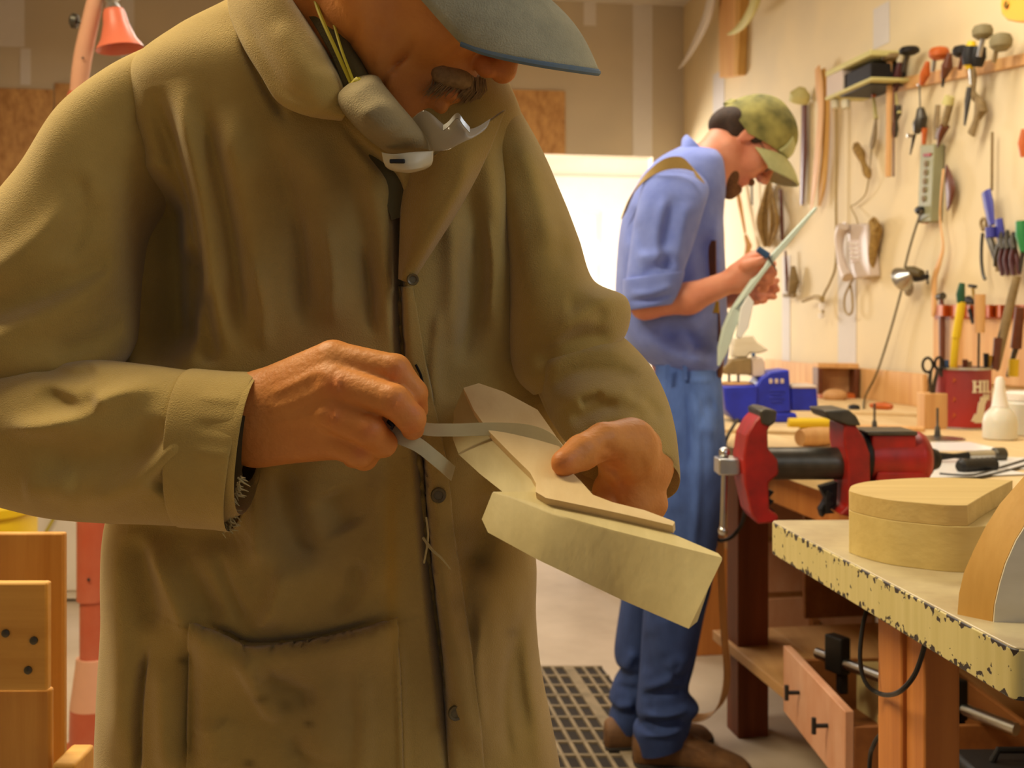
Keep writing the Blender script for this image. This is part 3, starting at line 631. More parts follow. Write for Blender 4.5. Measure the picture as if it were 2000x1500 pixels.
mb=MB(); sheet(mb,[[(790,345,.985),(786,400,.975),(784,470,.968),(782,545,.966)],[(840,310,.955),(838,370,.948),(822,440,.945),(786,548,.95)],[(905,270,.95),(900,340,.942),(862,425,.94),(794,550,.948)],[(985,215,.985),(945,310,.965),(885,420,.955),(800,552,.952)]],40,30,la_st)
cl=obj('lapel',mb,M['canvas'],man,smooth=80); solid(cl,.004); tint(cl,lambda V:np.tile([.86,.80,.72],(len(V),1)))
mb=MB(); sheet(mb,[[(548,-70,1.04),(585,0,1.0),(622,60,.975),(655,120,.962),(676,178,.955)],[(580,-70,1.02),(620,0,.985),(660,60,.965),(690,115,.955),(712,160,.95)],[(600,-70,1.04),(640,0,1.02),(680,60,1.0),(706,105,.985),(722,150,.97)]],24,16)
solid(obj('shirt_collar',mb,M['shirt_o'],man),.003)
# inside of the coat opening
mb=MB(); sheet(mb,[[(640,200,.985),(690,280,.975),(740,360,.97),(765,430,.968)],[(700,160,.985),(760,240,.985),(800,320,.98),(800,420,.975)],[(880,180,1.0),(880,250,.99),(860,300,.985),(800,430,.978)]],14,14); obj('shirt_front',mb,M['shirt_o'],man)
# front edge strip of the left panel, casting the dark slit
# buttons
for (u,v,d,r) in ((806,546,.944,.0050),(856,967,.948,.0066),(890,1392,.946,.0066)):
    mb=MB(); c=cs(u,v,.0055) if v>600 else P(u,v,d); mb.lathe([(r*.2,.0),(r,.0),(r*1.02,.0012),(r*.9,.0028),(r*.62,.0022),(r*.55,.0014),(.0003,.0014)],c,(.18,-1,.02),n=20)
    b_=obj('button',mb,M['btn'],man,loc=c)
for (u0,v0,u1,v1) in ((812,712,826,748),(824,925,836,1050)):
    mb=MB(); mb.tube([cs(u0,v0,.0065),cs((u0+u1)/2+2,(v0+v1)/2,.0065),cs(u1,v1,.0065)],.0011,n=5)
    obj('buttonhole_stitch',mb,M['dark'],man)
mb=MB(); mb.tube([P(826,1050,.946),P(845,1075,.94),(P(862,1090,.938)),P(880,1112,.94)],[.0012,.0013,.001,.0005],n=5,k=12); mb.tube([P(832,1010,.947),P(836,1050,.944),P(828,1100,.946)],.0009,n=5,k=8); obj('loose_thread',mb,M['thread'],man)
# trousers and shoes below the frame, feet on the floor
mb=MB()
for x in (-.24,-.05): mb.loft([np.array([[x+ (.085-.03*t)*math.cos(a),1.10+(.10-.04*t)*math.sin(a),.62-.54*t] for a in np.linspace(0,2*math.pi,20,endpoint=False)]) for t in np.linspace(0,1,8)])
obj('trousers',mb,M['dsteel'] if 0 else M['canvas_in'],man)
for x in (-.24,-.05):
    mb=MB(); mb.loft([np.array([[x+w_*math.cos(a),y,max(0.0,.0)+hh*(.5+.5*math.sin(a))] for a in np.linspace(0,2*math.pi,16,endpoint=False)]) for (y,w_,hh) in ((1.19,.03,.07),(1.16,.042,.11),(1.08,.045,.12),(1.0,.048,.08),(.93,.05,.06),(.88,.03,.045))]); obj('shoe',mb,M['boot'],man)
# ---- respirator hanging under the chin
mask=thing('respirator','off-white dust respirator with yellow strap hanging below the bending man\'s chin','respirator',P(760,250,.93))
ms_st=[(3,10,[(700,235),(745,205),(790,215)]),(-2,6,[(735,285),(770,262),(810,250)]),(1.5,6,[(690,190),(720,165),(745,165)])]
mb=MB(); pxloft(mb,[(672,176,.955,706,148,.96,.008),(660,192,.945,738,150,.955,.022),(668,216,.935,752,168,.945,.034),(694,248,.925,782,205,.935,.042),(724,276,.92,812,240,.93,.044),(748,292,.92,834,270,.93,.038),(764,300,.925,842,296,.93,.02)],n=60,k=40,strokes=ms_st); obj('felt_cup',mb,M['mask'],mask,smooth=80)
mb=MB(); sheet(mb,[[(752,300,.902),(790,303,.892),(842,296,.902)],[(757,318,.900),(800,324,.890),(838,314,.902)],[(775,326,.903),(800,328,.896),(826,322,.905)]],14,10); solid(obj('exhale_valve',mb,M['maskplastic'],mask),.008,0)
mb=MB(); mb.box(P(776,315,.886),(.012,.004,.0032)); obj('valve_slot',mb,M['black'],mask,bevel=.0008)
mb=MB(); mb.tube([P(598,-60,1.0),P(622,20,.968),(P(655,95,.948)),P(690,172,.935)],.0018,n=6,k=20); mb.tube([P(620,-60,1.0),P(650,40,.965),P(668,100,.945),P(694,168,.932)],.0013,n=6,k=20)
mb.tube([P(690,168,.934),P(700,158,.93),P(690,184,.93),P(682,176,.932),P(700,170,.928)],.0035,n=6,k=20); obj('strap',mb,M['yellow'],mask)
mb=MB(); sheet(mb,[[(798,240,.93),(830,216,.915),(872,246,.905),(893,222,.90),(918,252,.90),(958,232,.91)],[(815,262,.93),(838,240,.912),(872,262,.90),(896,250,.895),(918,268,.895),(950,250,.905)],[(838,300,.925),(850,296,.91),(875,292,.90),(900,280,.895),(915,272,.895),(930,262,.9)]],40,14); solid(obj('clear_shield',mb,M['clear'],mask),.0012)
mb=MB(); mb.ribbon([P(866,250,.897),P(876,243,.894),P(893,226,.892),P(905,240,.891),P(917,254,.892)],(0,.002,.0045),.0008,k=20); obj('nose_clip',mb,M['metal'],mask)
# ---- instrument body held in the hands
PA,PB,PT=P(905,757,.93),P(1410,1095,.68),P(1050,800,.88); NB=N(np.cross(PB-PA,PT-PA)); NB=NB if NB[2]>0 else -NB
def BD(u,v,off=0):
    r=np.array([(u-CX)/F,1,-(v-HZ)/F]); o=np.array([0,0,CH]); d=np.dot(PA+NB*off-o,NB)/np.dot(r,NB); return P(u,v,d)
inst=thing('wooden_instrument','pale wooden stringed instrument body with carved waist held by the man in the khaki coat','instrument',P(1100,960,.79))
deck=[(905,757),(925,800),(955,842),(1000,888),(1035,922),(1047,944),(1046,960),(1066,972),(1125,984),(1206,1001),(1314,1026),(1318,1019),(1262,998),(1200,983),(1160,968),(1135,940),(1110,915),(1085,850),(1050,800),(985,765),(935,748)]
def dens(l,n,closed=True):
    return cr(np.array(l,float),n,closed)
def capped(mb,top,bot,bev=.0015):
    top=np.array(top);bot=np.array(bot); ct=top.mean(0); n=len(top)
    t2=top+np.array([N(ct-p)*bev for p in top]); V=np.vstack([t2,top-(top-bot)*.03,bot]); 
    mb.add(V,[tuple(range(n))]+[(i,n+i,n+(i+1)%n,(i+1)%n) for i in range(n)]+[(n+i,2*n+i,2*n+(i+1)%n,n+(i+1)%n) for i in range(n)]+[tuple(range(3*n-1,2*n-1,-1))])
lowt=[(905,758),(925,801),(955,843),(1000,889),(1035,923),(1047,946),(1040,960),(1000,961),(962,961),(1000,972),(1080,1004),(1200,1037),(1412,1090),(1405,1082),(1312,1042),(1262,1004),(1200,986),(1160,970),(1135,942),(1110,917),(1085,852),(1050,802),(985,767),(935,750)]
lowb=[(887,802),(884,856),(896,888),(938,926),(976,956),(1010,984),(1016,990),(985,1000),(941,1014),(953,1040),(1050,1093),(1213,1171),(1345,1228),(1362,1214)]
far_=[(q[0]-6,q[1]+22) for q in lowt[len(lowb):]]; lowb=lowb+far_
dk=np.array([BD(*q) for q in deck]); 
mb=MB(); capped(mb,dk,dk-NB*.006); obj('top_plate',mb,M['spruce2'],inst,label='pinkish top plate with carved waist',smooth=30)
T0=np.array([BD(*q,-.0055) for q in lowt]); B0=np.array([P(u,v,p[1]-(.006 if k<14 else -.035)) for k,((u,v),p) in enumerate(zip(lowb,T0))])
def rs(A,B,n=160):
    Q=[]; C=cr(np.hstack([A,B]),n,True); return C[:,:3],C[:,3:]
ld=lambda A:np.vstack([A[i]+(A[(i+1)%len(A)]-A[i])*t for i in range(len(A)) for t in np.linspace(0,1,8,endpoint=False)])
mb=MB(); capped(mb,ld(T0),ld(B0),.0008); obj('body_block',mb,M['spruce'],inst,smooth=30)
# ---- flexible scraper strip held in his right hand
stp=thing('scraper_strip','thin translucent flexible strip looping from the man\'s fist onto the wood','strip',P(950,840,.86))
mb=MB(); W3=(0,.004,.0105)
mb.ribbon([P(760,800,.875),P(820,835,.872),P(880,840,.868),(P(960,838,.86)),P(1030,842,.845),P(1075,858,.832),P(1100,885,.822),P(1110,915,.812),P(1112,938,.80)],(0,.003,.0095),.0009,k=50)
mb.ribbon([P(745,828,.872),P(775,850,.868),P(815,868,.864),P(850,895,.865),P(885,925,.875)],(.003,.003,.0105),.0009,k=24); obj('loop',mb,M['strap'],stp,label=None)
mb=MB(); mb.tube([P(758,822,.862),P(768,832,.86),P(764,838,.86)],[.0018,.0016,.0012],n=6); obj('rivet',mb,M['black'],stp)
# ---------------------------------------------------------------- second man at the wall bench
m2=thing('person','man in blue shirt, jeans, camouflage cap and suspenders working at the wall bench','person',(.40,3.0,0))
C2=P(1458,276,3.02); hp2,W2,R2=head_prims(C2,(.52,-.04,-.85),(.85,-.04,.52),.98)
p2=list(hp2)
p2+=[('+',.03,rc(W2(-.03,0,-.03),P(1375,335,3.0),.056,.060)),('+',.03,rc(P(1375,335,3.0),P(1320,430,3.0),.058,.09)),('+',.04,rc(P(1320,430,3.0),P(1330,700,3.0),.09,.08)),
 ('+',.03,rc(P(1330,400,2.95),P(1315,400,2.84),.05,.045)),('+',.02,rc(P(1315,400,2.84),P(1262,592,2.81),.045,.038)),('+',.02,rc(P(1258,598,2.81),P(1345,583,2.79),.030,.036)),('+',.02,rc(P(1345,583,2.79),P(1436,546,2.77),.036,.027)),
 ('+',.03,rc(P(1320,400,3.06),P(1330,400,3.16),.05,.045)),('+',.02,rc(P(1330,400,3.16),P(1330,590,3.14),.042,.034)),('+',.02,rc(P(1340,590,3.14),P(1475,575,2.96),.034,.026)),
 ('+',.015,rc(P(1436,546,2.77),P(1470,515,2.765),.026,.027)),('+',.012,rc(P(1440,535,2.77),P(1478,508,2.76),.026,.022)),('+',.012,rc(P(1445,555,2.77),P(1478,540,2.765),.022,.02))]
f2=lambda pts,r:finger(pts,r,.005)
p2+=f2([(1472,500,2.765),(1496,500,2.755),(1508,516,2.75),(1502,528,2.76)],[.0125,.011,.010,.009])
p2+=f2([(1476,512,2.755),(1502,518,2.745),(1510,534,2.745),(1500,545,2.755)],[.0125,.011,.010,.009])
p2+=f2([(1476,528,2.755),(1500,536,2.745),(1504,550,2.748),(1494,556,2.758)],[.012,.0105,.0095,.0085])
p2+=f2([(1474,543,2.76),(1494,552,2.75),(1494,564,2.755),(1484,566,2.762)],[.0115,.0095,.009,.008])
p2+=f2([(1455,520,2.74),(1478,512,2.725),(1496,506,2.72)],[.014,.011,.009])
p2+=[('+',.012,rc(P(1475,575,2.96),P(1492,566,2.93),.024,.022))]
p2+=f2([(1492,560,2.93),(1512,550,2.91),(1517,548,2.90)],[.011,.0095,.008])+f2([(1494,568,2.92),(1514,562,2.90),(1518,566,2.90)],[.011,.0095,.008])+f2([(1492,576,2.92),(1508,578,2.90),(1512,580,2.90)],[.011,.0095,.008])+f2([(1484,580,2.92),(1492,586,2.905),(1488,588,2.90)],[.010,.009,.008])+f2([(1480,560,2.93),(1494,548,2.88),(1500,540,2.86)],[.013,.011,.009])
b2=bodyobj('body',p2,.0042,M['skin2'],m2); tint(b2,lambda V:1-np.maximum(blob(V,1455,352,10,7),blob(V,1450,285,9,18)*.6)[:,None]*np.array([.08,.3,.28]))
E2=lambda c,r:('+',.012,el(W2(*c),np.array(r)*.98,R2))
V_,Q_=body([E2((-.052,0,-.004),(.058,.0775,.062)),E2((-.078,0,-.026),(.034,.058,.042)),E2((-.03,.066,-.012),(.022,.012,.030)),E2((.012,.073,.022),(.016,.007,.03)),E2((.012,-.073,.022),(.016,.007,.03))],.004)
mb=MB(); mb.v=V_.tolist(); mb.f=Q_.tolist(); obj('hair',mb,M['brownhair'],m2,smooth=70)
V_,Q_=body([E2((.080,0,-.110),(.034,.032,.026)),E2((.096,0,-.090),(.016,.024,.014)),E2((.064,.022,-.106),(.034,.030,.024)),E2((.050,.040,-.092),(.034,.018,.024)),E2((.050,-.040,-.092),(.034,.018,.024)),E2((.102,0,-.048),(.010,.028,.009))],.003)
mb=MB(); mb.v=V_.tolist(); mb.f=Q_.tolist(); obj('beard',mb,M['beard'],m2,smooth=70)
make_cap(m2,lambda a,b,c:W2(a*1.0,b,c*1.0+.008),M['camo'],M['capfront'],M['capfront'],'pale khaki cap bill',.086)
mb=MB(); rows=[]
for t in np.linspace(0,1,8):
    rows.append([W2(-.010+.110*math.cos(a)*math.sqrt(1-t**2.4*.75),.091*math.sin(a)*math.sqrt(1-t**2.4*.75),.010+(-.012+.066*max(math.cos(a),0))*(1-t)+.112*t) for a in np.linspace(-.75,.75,14)])
V_=np.array(rows).reshape(-1,3); mb.add(V_,[(i*14+j,i*14+j+1,(i+1)*14+j+1,(i+1)*14+j) for i in range(7) for j in range(13)]); solid(obj('cap_front_panel',mb,M['capfront'],m2,label='plain pale khaki front panel'),.003,1)
mb=MB(); mb.ribbon([W2(-.106,.03,.02),W2(-.118,.01,.012),W2(-.118,-.01,.012),W2(-.106,-.03,.02)],R2@np.array([0,0,.02]),.004,k=10); obj('cap_strap_tab',mb,M['camo'],m2)
mb=MB(); mb.tube([W2(-.008,.080,.012),W2(.05,.068,.014),W2(.092,.050,.012)],.0012,n=5); mb.tube([W2(.097,.033+.022*math.cos(a),.008+.016*math.sin(a)) for a in np.linspace(0,2*math.pi,18)],.0012,n=5); mb.tube([W2(.097,-.033+.022*math.cos(a),.008+.016*math.sin(a)) for a in np.linspace(0,2*math.pi,18)],.0012,n=5); mb.tube([W2(.1,.011,.012),W2(.108,0,.014),W2(.1,-.011,.012)],.0012,n=5); obj('glasses_frame',mb,M['dsteel'],m2)
sh_st=[(22,14,[(1330,640),(1370,600),(1400,560)]),(-18,12,[(1290,640),(1340,660),(1400,690)]),(16,12,[(1250,650),(1310,690),(1390,705)]),(-20,14,[(1370,450),(1385,520),(1388,600)]),(14,10,[(1395,420),(1402,500),(1404,600)]),(12,18,[(1225,430),(1215,520),(1218,620)]),(-12,10,[(1240,400),(1228,480)]),(10,10,[(1290,340),(1330,330),(1350,345)]),(12,9,[(1320,650),(1350,690)]),(-12,8,[(1335,625),(1368,690)])]
mb=MB(); TS=[(1322,290,3.0,1402,300,3.0,.075),(1278,316,3.0,1410,322,3.0,.13),(1240,366,3.0,1413,372,3.0,.165),(1215,430,3.0,1408,430,3.0,.175),(1205,520,3.0,1412,520,3.0,.172),(1204,600,3.0,1416,600,3.0,.165),(1222,668,3.0,1421,660,3.0,.16),(1262,706,3.0,1416,704,3.0,.158),(1280,722,3.0,1404,722,3.0,.150),(1284,760,3.0,1402,760,3.0,.14)]
pxloft(mb,TS,n=130,k=110,e=.85,strokes=sh_st); sh=obj('shirt',mb,M['shirt'],m2,smooth=80); tint(sh,None)
ss_st=[(14,8,[(1300,380),(1280,470),(1290,540)]),(-16,8,[(1320,380),(1300,470),(1305,540)]),(14,9,[(1345,390),(1330,460),(1320,520)]),(-14,8,[(1250,540),(1290,520),(1325,510)]),(14,8,[(1240,500),(1280,500),(1320,480)]),(-10,7,[(1240,430),(1260,500)])]
mb=MB(); pxloft(mb,[(1290,316,2.90,1378,336,2.92,.05),(1262,345,2.85,1384,372,2.87,.075),(1245,400,2.82,1374,410,2.83,.080),(1233,470,2.81,1356,470,2.82,.078),(1225,530,2.80,1338,522,2.80,.074),(1223,560,2.80,1332,545,2.80,.072)],n=90,k=80,strokes=ss_st,gain=.7); sl=obj('shirt_sleeve',mb,M['shirt'],m2,smooth=80); tint(sl,None)
mb=MB(); pxloft(mb,[(1219,545,2.80,1334,530,2.80,.066),(1217,550,2.80,1336,534,2.80,.080),(1217,585,2.80,1326,572,2.80,.080),(1222,606,2.80,1312,594,2.80,.070),(1232,600,2.80,1300,588,2.80,.055)],n=70,k=40,strokes=[(8,5,[(1225,575),(1270,572),(1320,556)]),(-8,4,[(1225,588),(1270,586),(1320,572)])]); sl=obj('rolled_cuff',mb,M['shirt'],m2,smooth=80); tint(sl,None)
mb=MB(); pxloft(mb,[(1300,345,3.10,1392,360,3.08,.06),(1290,450,3.17,1400,460,3.16,.075),(1290,570,3.16,1404,560,3.15,.07)],n=40,k=30); sl=obj('shirt_sleeve',mb,M['shirt'],m2,smooth=80); tint(sl,None)
# collar
mb=MB(); sheet(mb,[[(1336,300,3.09),(1332,290,3.0),(1334,300,2.925),(1358,345,2.90),(1396,384,2.93)],[(1337,280,3.07),(1334,272,3.0),(1344,282,2.935),(1370,318,2.915),(1404,366,2.93)],[(1345,268,3.07),(1342,264,3.0),(1352,272,2.94),(1382,304,2.925),(1416,350,2.95)]],40,14); sl=obj('collar',mb,M['shirt'],m2,smooth=80); solid(sl,.005); tint(sl,None)
def sf(u,v,off=.01):
    vs=[s[1] for s in TS]; L=np.interp(v,vs,[s[0] for s in TS]); R=np.interp(v,vs,[s[3] for s in TS]); t=np.interp(v,vs,[s[6] for s in TS]); m=(L+R)/2; h=(R-L)/2
    return P(u,v,3.0-t*max(1-min(abs((u-m)/h),1)**2.4,0)**.45-off)
mb=MB(); pts=[sf(1390,470,.03),sf(1391,540,.02),sf(1397,610,.016),sf(1400,668,.02)]; mb.ribbon(pts,[(.018,-.018,0)]*4,.003,k=20); obj('suspender_strap',mb,M['leather'],m2)
mb=MB(); pts=[P(1218,420,2.90),P(1236,378,2.855),P(1262,345,2.815),P(1296,322,2.795),P(1330,318,2.80),P(1354,330,2.80),P(1368,352,2.79)]; mb.ribbon(pts,[(.012,.0,.02),(.014,0,.022),(.012,0,.026),(.004,0,.03),(-.004,0,.03),(-.016,0,.022),(-.02,0,.016)],.003,k=30); obj('suspender_strap',mb,M['tanstrap'],m2)
mb=MB(); mb.box(sf(1396,600,.03),(.02,.02,.03)); obj('strap_clip',mb,M['brass'],m2,bevel=.003)
mb=MB(); pxloft(mb,[(1394,668,2.90,1412,668,2.90,.01),(1394,700,2.895,1414,700,2.895,.018),(1396,735,2.89,1410,738,2.89,.016)],n=20,k=14); obj('leather_tab',mb,M['leather'],m2)
# jeans
je_st=[(10,6,[(1348,740),(1358,800),(1362,900),(1360,1000),(1352,1100)]),(-8,5,[(1340,745),(1350,820),(1352,920)]),(10,14,[(1375,760),(1385,850),(1380,960)]),(-10,10,[(1368,800),(1400,790)]),(8,9,[(1364,830),(1400,845)]),(8,12,[(1320,900),(1318,1010)])]
nl=[(1280,712,2.93,1404,712,2.93,.075),(1278,800,2.92,1411,800,2.92,.092),(1272,900,2.92,1417,900,2.92,.096),(1272,1000,2.92,1406,1000,2.92,.092),(1264,1130,2.92,1390,1130,2.92,.088),(1257,1200,2.92,1374,1200,2.92,.082),(1251,1290,2.92,1356,1290,2.92,.078),(1246,1350,2.92,1344,1345,2.92,.076),(1243,1385,2.92,1364,1378,2.92,.080),(1246,1405,2.92,1352,1398,2.92,.074),(1237,1425,2.92,1346,1418,2.92,.082),(1242,1468,2.92,1340,1440,2.92,.078)]
ln=[(12,6,[(1250,1345),(1300,1330),(1340,1300)]),(-12,6,[(1250,1362),(1300,1352),(1345,1350)]),(14,6,[(1248,1392),(1300,1396),(1350,1382)]),(-12,6,[(1248,1410),(1300,1412),(1345,1402)]),(12,6,[(1246,1432),(1300,1432),(1340,1418)]),(8,16,[(1290,1200),(1300,1290)]),(10,8,[(1300,1310),(1320,1290),(1345,1300)]),(-10,8,[(1310,1320),(1345,1325)]),(-10,10,[(1265,1230),(1262,1320)])]
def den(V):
    U,W_=proj(V); k=np.exp(-.5*((U-1378)/20)**2)*np.clip((1020-W_)/200,0,1); d=np.clip((W_-950)/200,0,1); c=np.ones((len(V),3)); c=c*(1+k[:,None]*np.array([.55,.5,.35])); return c*(1-d[:,None]*np.array([.68,.68,.66]))  # faded front thighs lighter; shade on the lower legs painted into the tint
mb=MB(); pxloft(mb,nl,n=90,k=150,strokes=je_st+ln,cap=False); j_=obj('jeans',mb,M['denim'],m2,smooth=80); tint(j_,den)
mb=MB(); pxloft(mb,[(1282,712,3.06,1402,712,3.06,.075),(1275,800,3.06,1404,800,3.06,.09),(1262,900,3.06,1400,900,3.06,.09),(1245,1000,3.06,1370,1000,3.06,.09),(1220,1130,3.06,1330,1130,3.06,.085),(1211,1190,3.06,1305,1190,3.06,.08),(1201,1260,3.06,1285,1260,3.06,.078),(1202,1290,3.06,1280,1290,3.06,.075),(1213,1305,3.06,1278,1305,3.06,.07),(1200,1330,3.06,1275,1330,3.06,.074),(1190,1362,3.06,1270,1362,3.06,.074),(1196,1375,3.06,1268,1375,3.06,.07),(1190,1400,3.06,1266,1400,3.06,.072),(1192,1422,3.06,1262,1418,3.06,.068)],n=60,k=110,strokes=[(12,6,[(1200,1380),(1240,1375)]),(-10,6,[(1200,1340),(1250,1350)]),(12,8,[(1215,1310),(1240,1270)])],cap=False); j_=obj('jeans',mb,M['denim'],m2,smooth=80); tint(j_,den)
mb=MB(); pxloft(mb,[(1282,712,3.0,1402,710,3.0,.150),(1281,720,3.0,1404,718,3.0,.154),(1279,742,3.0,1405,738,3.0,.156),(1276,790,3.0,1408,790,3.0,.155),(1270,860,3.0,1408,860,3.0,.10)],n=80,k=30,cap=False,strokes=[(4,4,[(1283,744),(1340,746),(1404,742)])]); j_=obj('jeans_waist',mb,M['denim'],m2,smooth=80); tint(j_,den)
for u in (1304,1338):
    mb=MB(); mb.ribbon([P(u,712,2.842),P(u,742,2.838)],(.011,0,0),.003); bl=obj('belt_loop',mb,M['denim'],m2); tint(bl,None)
mb=MB(); mb.ball(P(1363,784,2.835),.0035); obj('pocket_rivet',mb,M['brass'],m2)
def boot(st,z):
    mb=MB(); pxloft(mb,[(u,a,d,u,b,d,t) for (u,a,b,d,t) in st],n=40,k=40,strokes=[(5,4,[(1290,1440),(1350,1455),(1400,1480)]),(-4,3,[(1300,1470),(1340,1450)])]); V=np.array(mb.v); V[:,2]=np.maximum(V[:,2],z); mb.v=V.tolist(); b=obj('work_boot',mb,M['boot'],m2,smooth=70)
    mb=MB(); st2=[(u,F*(CH-z-.018)/d+HZ,F*(CH-z)/d+HZ,d,t+.004) for (u,a,b_,d,t) in st]; pxloft(mb,[(u,a,d,u,b_,d,t) for (u,a,b_,d,t) in st2],n=24,k=24,e=.4); obj('boot_sole',mb,M['sole'],b)
boot([(1236,1450,1490,2.92,.02),(1244,1425,1496,2.915,.040),(1290,1415,1500,2.91,.045),(1335,1428,1503,2.90,.045),(1380,1450,1506,2.89,.048),(1425,1470,1508,2.88,.050),(1455,1484,1508,2.87,.036),(1466,1496,1508,2.87,.014)],.002)
boot([(1180,1425,1468,3.03,.02),(1186,1405,1472,3.03,.040),(1230,1395,1470,3.04,.045),(1290,1400,1465,3.06,.045),(1340,1412,1462,3.07,.046),(1375,1420,1458,3.08,.042),(1392,1435,1456,3.08,.018)],.002)
# carving he works on, and the knife
cv=thing('wooden_neck','long whitewashed wooden neck held by the man in the blue shirt','neck',P(1450,600,2.74))
mb=MB(); o_=[(1594,403),(1597,408),(1556,458),(1516,506),(1492,536),(1466,572),(1436,602),(1462,560),(1494,520),(1508,496),(1552,448)]
mb.prism([P(u,v,2.70) for u,v in o_],(0,.016,0)); obj('neck_blade',mb,M['toolw'],cv,bevel=.002,smooth=20)
mb=MB(); mb.prism([P(u,v,2.71) for u,v in [(1490,532),(1470,560),(1452,598),(1438,640),(1420,690),(1405,716),(1405,680),(1414,640),(1428,606),(1446,580),(1470,545)]],(0,.03,0)); mb2=MB(); mb2.prism([P(u,v,2.70) for u,v in [(1462,575),(1473,590),(1462,640),(1446,662),(1440,656),(1447,600)]],(0,.02,0)); obj('flat_body',mb,M['toolw'],cv,bevel=.002,smooth=20); obj('rib',mb2,M['paper'],cv,bevel=.002,smooth=20)
kn=thing('carving_knife','small dark handled carving knife in the blue shirted man\'s hand','knife',P(1490,492,2.72))
mb=MB(); mb.tube([P(1480,486,2.70),P(1500,500,2.70)],[.008,.009],n=10); obj('handle',mb,M['bluebox'],kn); mb=MB(); mb.tube([P(1500,500,2.70),P(1518,530,2.69)],[.004,.001],n=6); obj('blade',mb,M['dsteel'],kn)
# ---------------------------------------------------------------- rubber mat
mt=thing('rubber_mat','dusty black perforated anti-fatigue rubber mat on the floor behind the working men','mat',G(1150,1400,0))
mb=MB(); q=[G(1040,1312,0),G(1340,1318,0),G(1560,1560,0),G(1080,1640,0)]
o0=np.array([q[3][0]-.02,2.42,0]); ax=np.array([.03,.9995,0])
mx0,mx1,my0,my1=-.02,.41,2.40,3.72
rx=lambda x,y:np.array([x-.16*(y-3.0)+.0,y,0])
mb=MB(); mb.hexa([rx(mx0,my0)+(0,0,.0005),rx(mx1,my0)+(0,0,.0005),rx(mx1,my1)+(0,0,.0005),rx(mx0,my1)+(0,0,.0005)]+[rx(mx0,my0)+(0,0,.004),rx(mx1,my0)+(0,0,.004),rx(mx1,my1)+(0,0,.004),rx(mx0,my1)+(0,0,.004)]); obj('mat_base',mb,M['matb'],mt,smooth=0)
def ribm(x0,x1,y0,y1,h=.011):
    mb=MB(); mb.hexa([rx(x0,y0)+(0,0,.004),rx(x1,y0)+(0,0,.004),rx(x1,y1)+(0,0,.004),rx(x0,y1)+(0,0,.004)]+[rx(x0,y0)+(0,0,h),rx(x1,y0)+(0,0,h),rx(x1,y1)+(0,0,h),rx(x0,y1)+(0,0,h)]); obj('mat_rib',mb,M['matr'],mt,smooth=0)
x=mx0; i=0
while x<mx1: ribm(x,x+(.034 if i%5==2 else .010),my0,my1); x+=.060 if i%5==2 else .040; i+=1
y=my0
while y<my1: ribm(mx0,mx1,y,y+.011,.0098); y+=.094
# ---------------------------------------------------------------- left foreground pine stand
ps=thing('pine_stand','orange pine plank stand with nailed cross block at the left frame edge','stand',(-.62,1.28,0))
def plank(name,u0,u1,v0,v1,d,th,m,par,bev=.004,label=None):
    a=P(u0,v1,d); b=P(u1,v0,d); mb=MB(); mb.box(((a[0]+b[0])/2,d+th/2,(a[2]+b[2])/2),(b[0]-a[0],th,b[2]-a[2])); return obj(name,mb,m,par,bevel=bev,label=label,smooth=30)
zb=lambda d:HZ+F*CH/d
plank('front_plank',-120,99,1345,zb(1.27),1.27,.012,M['pine'],ps)
cb=plank('cross_block',-120,92,1138,1350,1.255,.014,M['pinex'],ps,.003)
plank('rear_plank',-140,125,1041,zb(1.42),1.42,.012,M['pine'],ps,.003)
plank('foot_block',100,146,1492,zb(1.24),1.24,.06,M['pinex'],ps)
plank('side_rail',-120,60,1700,1800,1.30,.13,M['pine'],ps)
for (u,v) in ((11,1237),(66,1251),(55,1309)):
    mb=MB(); mb.lathe([(.0045,-.002),(.0045,.001),(.003,.0018)],P(u,v,1.2545),(0,-1,0),n=14); obj('screw_head',mb,M['dsteel'],cb)
# ---------------------------------------------------------------- salmon machine pedestal with lamp
D_=3.0; ml=thing('pedestal_work_lamp','salmon pink pedestal column with jointed arm and bell shaped work lamp','lamp',P(180,zb(D_),D_))
def col(prof,u,m,name,par=ml,d=D_):
    x=P(u,0,d)[0]; mb=MB(); mb.lathe([(r,CH-(v-HZ)*d/F) for r,v in prof],(x,d,0),(0,0,1),n=32); return obj(name,mb,m,par)
col([(.039,1172),(.039,560)],180,M['salmon'],'upper_column')
col([(.034,1288),(.034,1170)],182,M['salmon'],'lower_column')
col([(.060,1385),(.060,1378),(.046,1300),(.044,1284)],183,M['salmonl'],'flare_collar')
bs=col([(.085,zb(D_)),(.085,1462),(.062,1445),(.060,1380)],183,M['salmon'],'base')
mb=MB(); mb.ball(P(173,1132,2.958),.004); obj('set_screw',mb,M['black'],ml)
mb=MB(); mb.tube([P(180,560,D_),P(160,300,D_),P(150,200,D_-.05)],[.039,.03,.024],n=20,k=14); mb.ball(P(152,190,D_-.05),.027); obj('elbow_joint',mb,M['salmon'],ml)
mb=MB(); mb.tube([P(152,190,2.95),P(162,110,2.93),P(186,0,2.9),P(200,-60,2.9)],[.021,.023,.020,.018],n=20,k=14); ar=obj('arm',mb,M['salmonl'],ml)
mb=MB(); mb.lathe([(.005,0),(.005,.03),(.018,.032),(.020,.044),(.012,.05)],P(176,46,2.91),(-1,-.1,.15),n=14); obj('wing_knob',mb,M['dsteel'],ar)
mb=MB(); mb.ball(P(162,113,2.905),.003); obj('set_screw',mb,M['black'],ar)
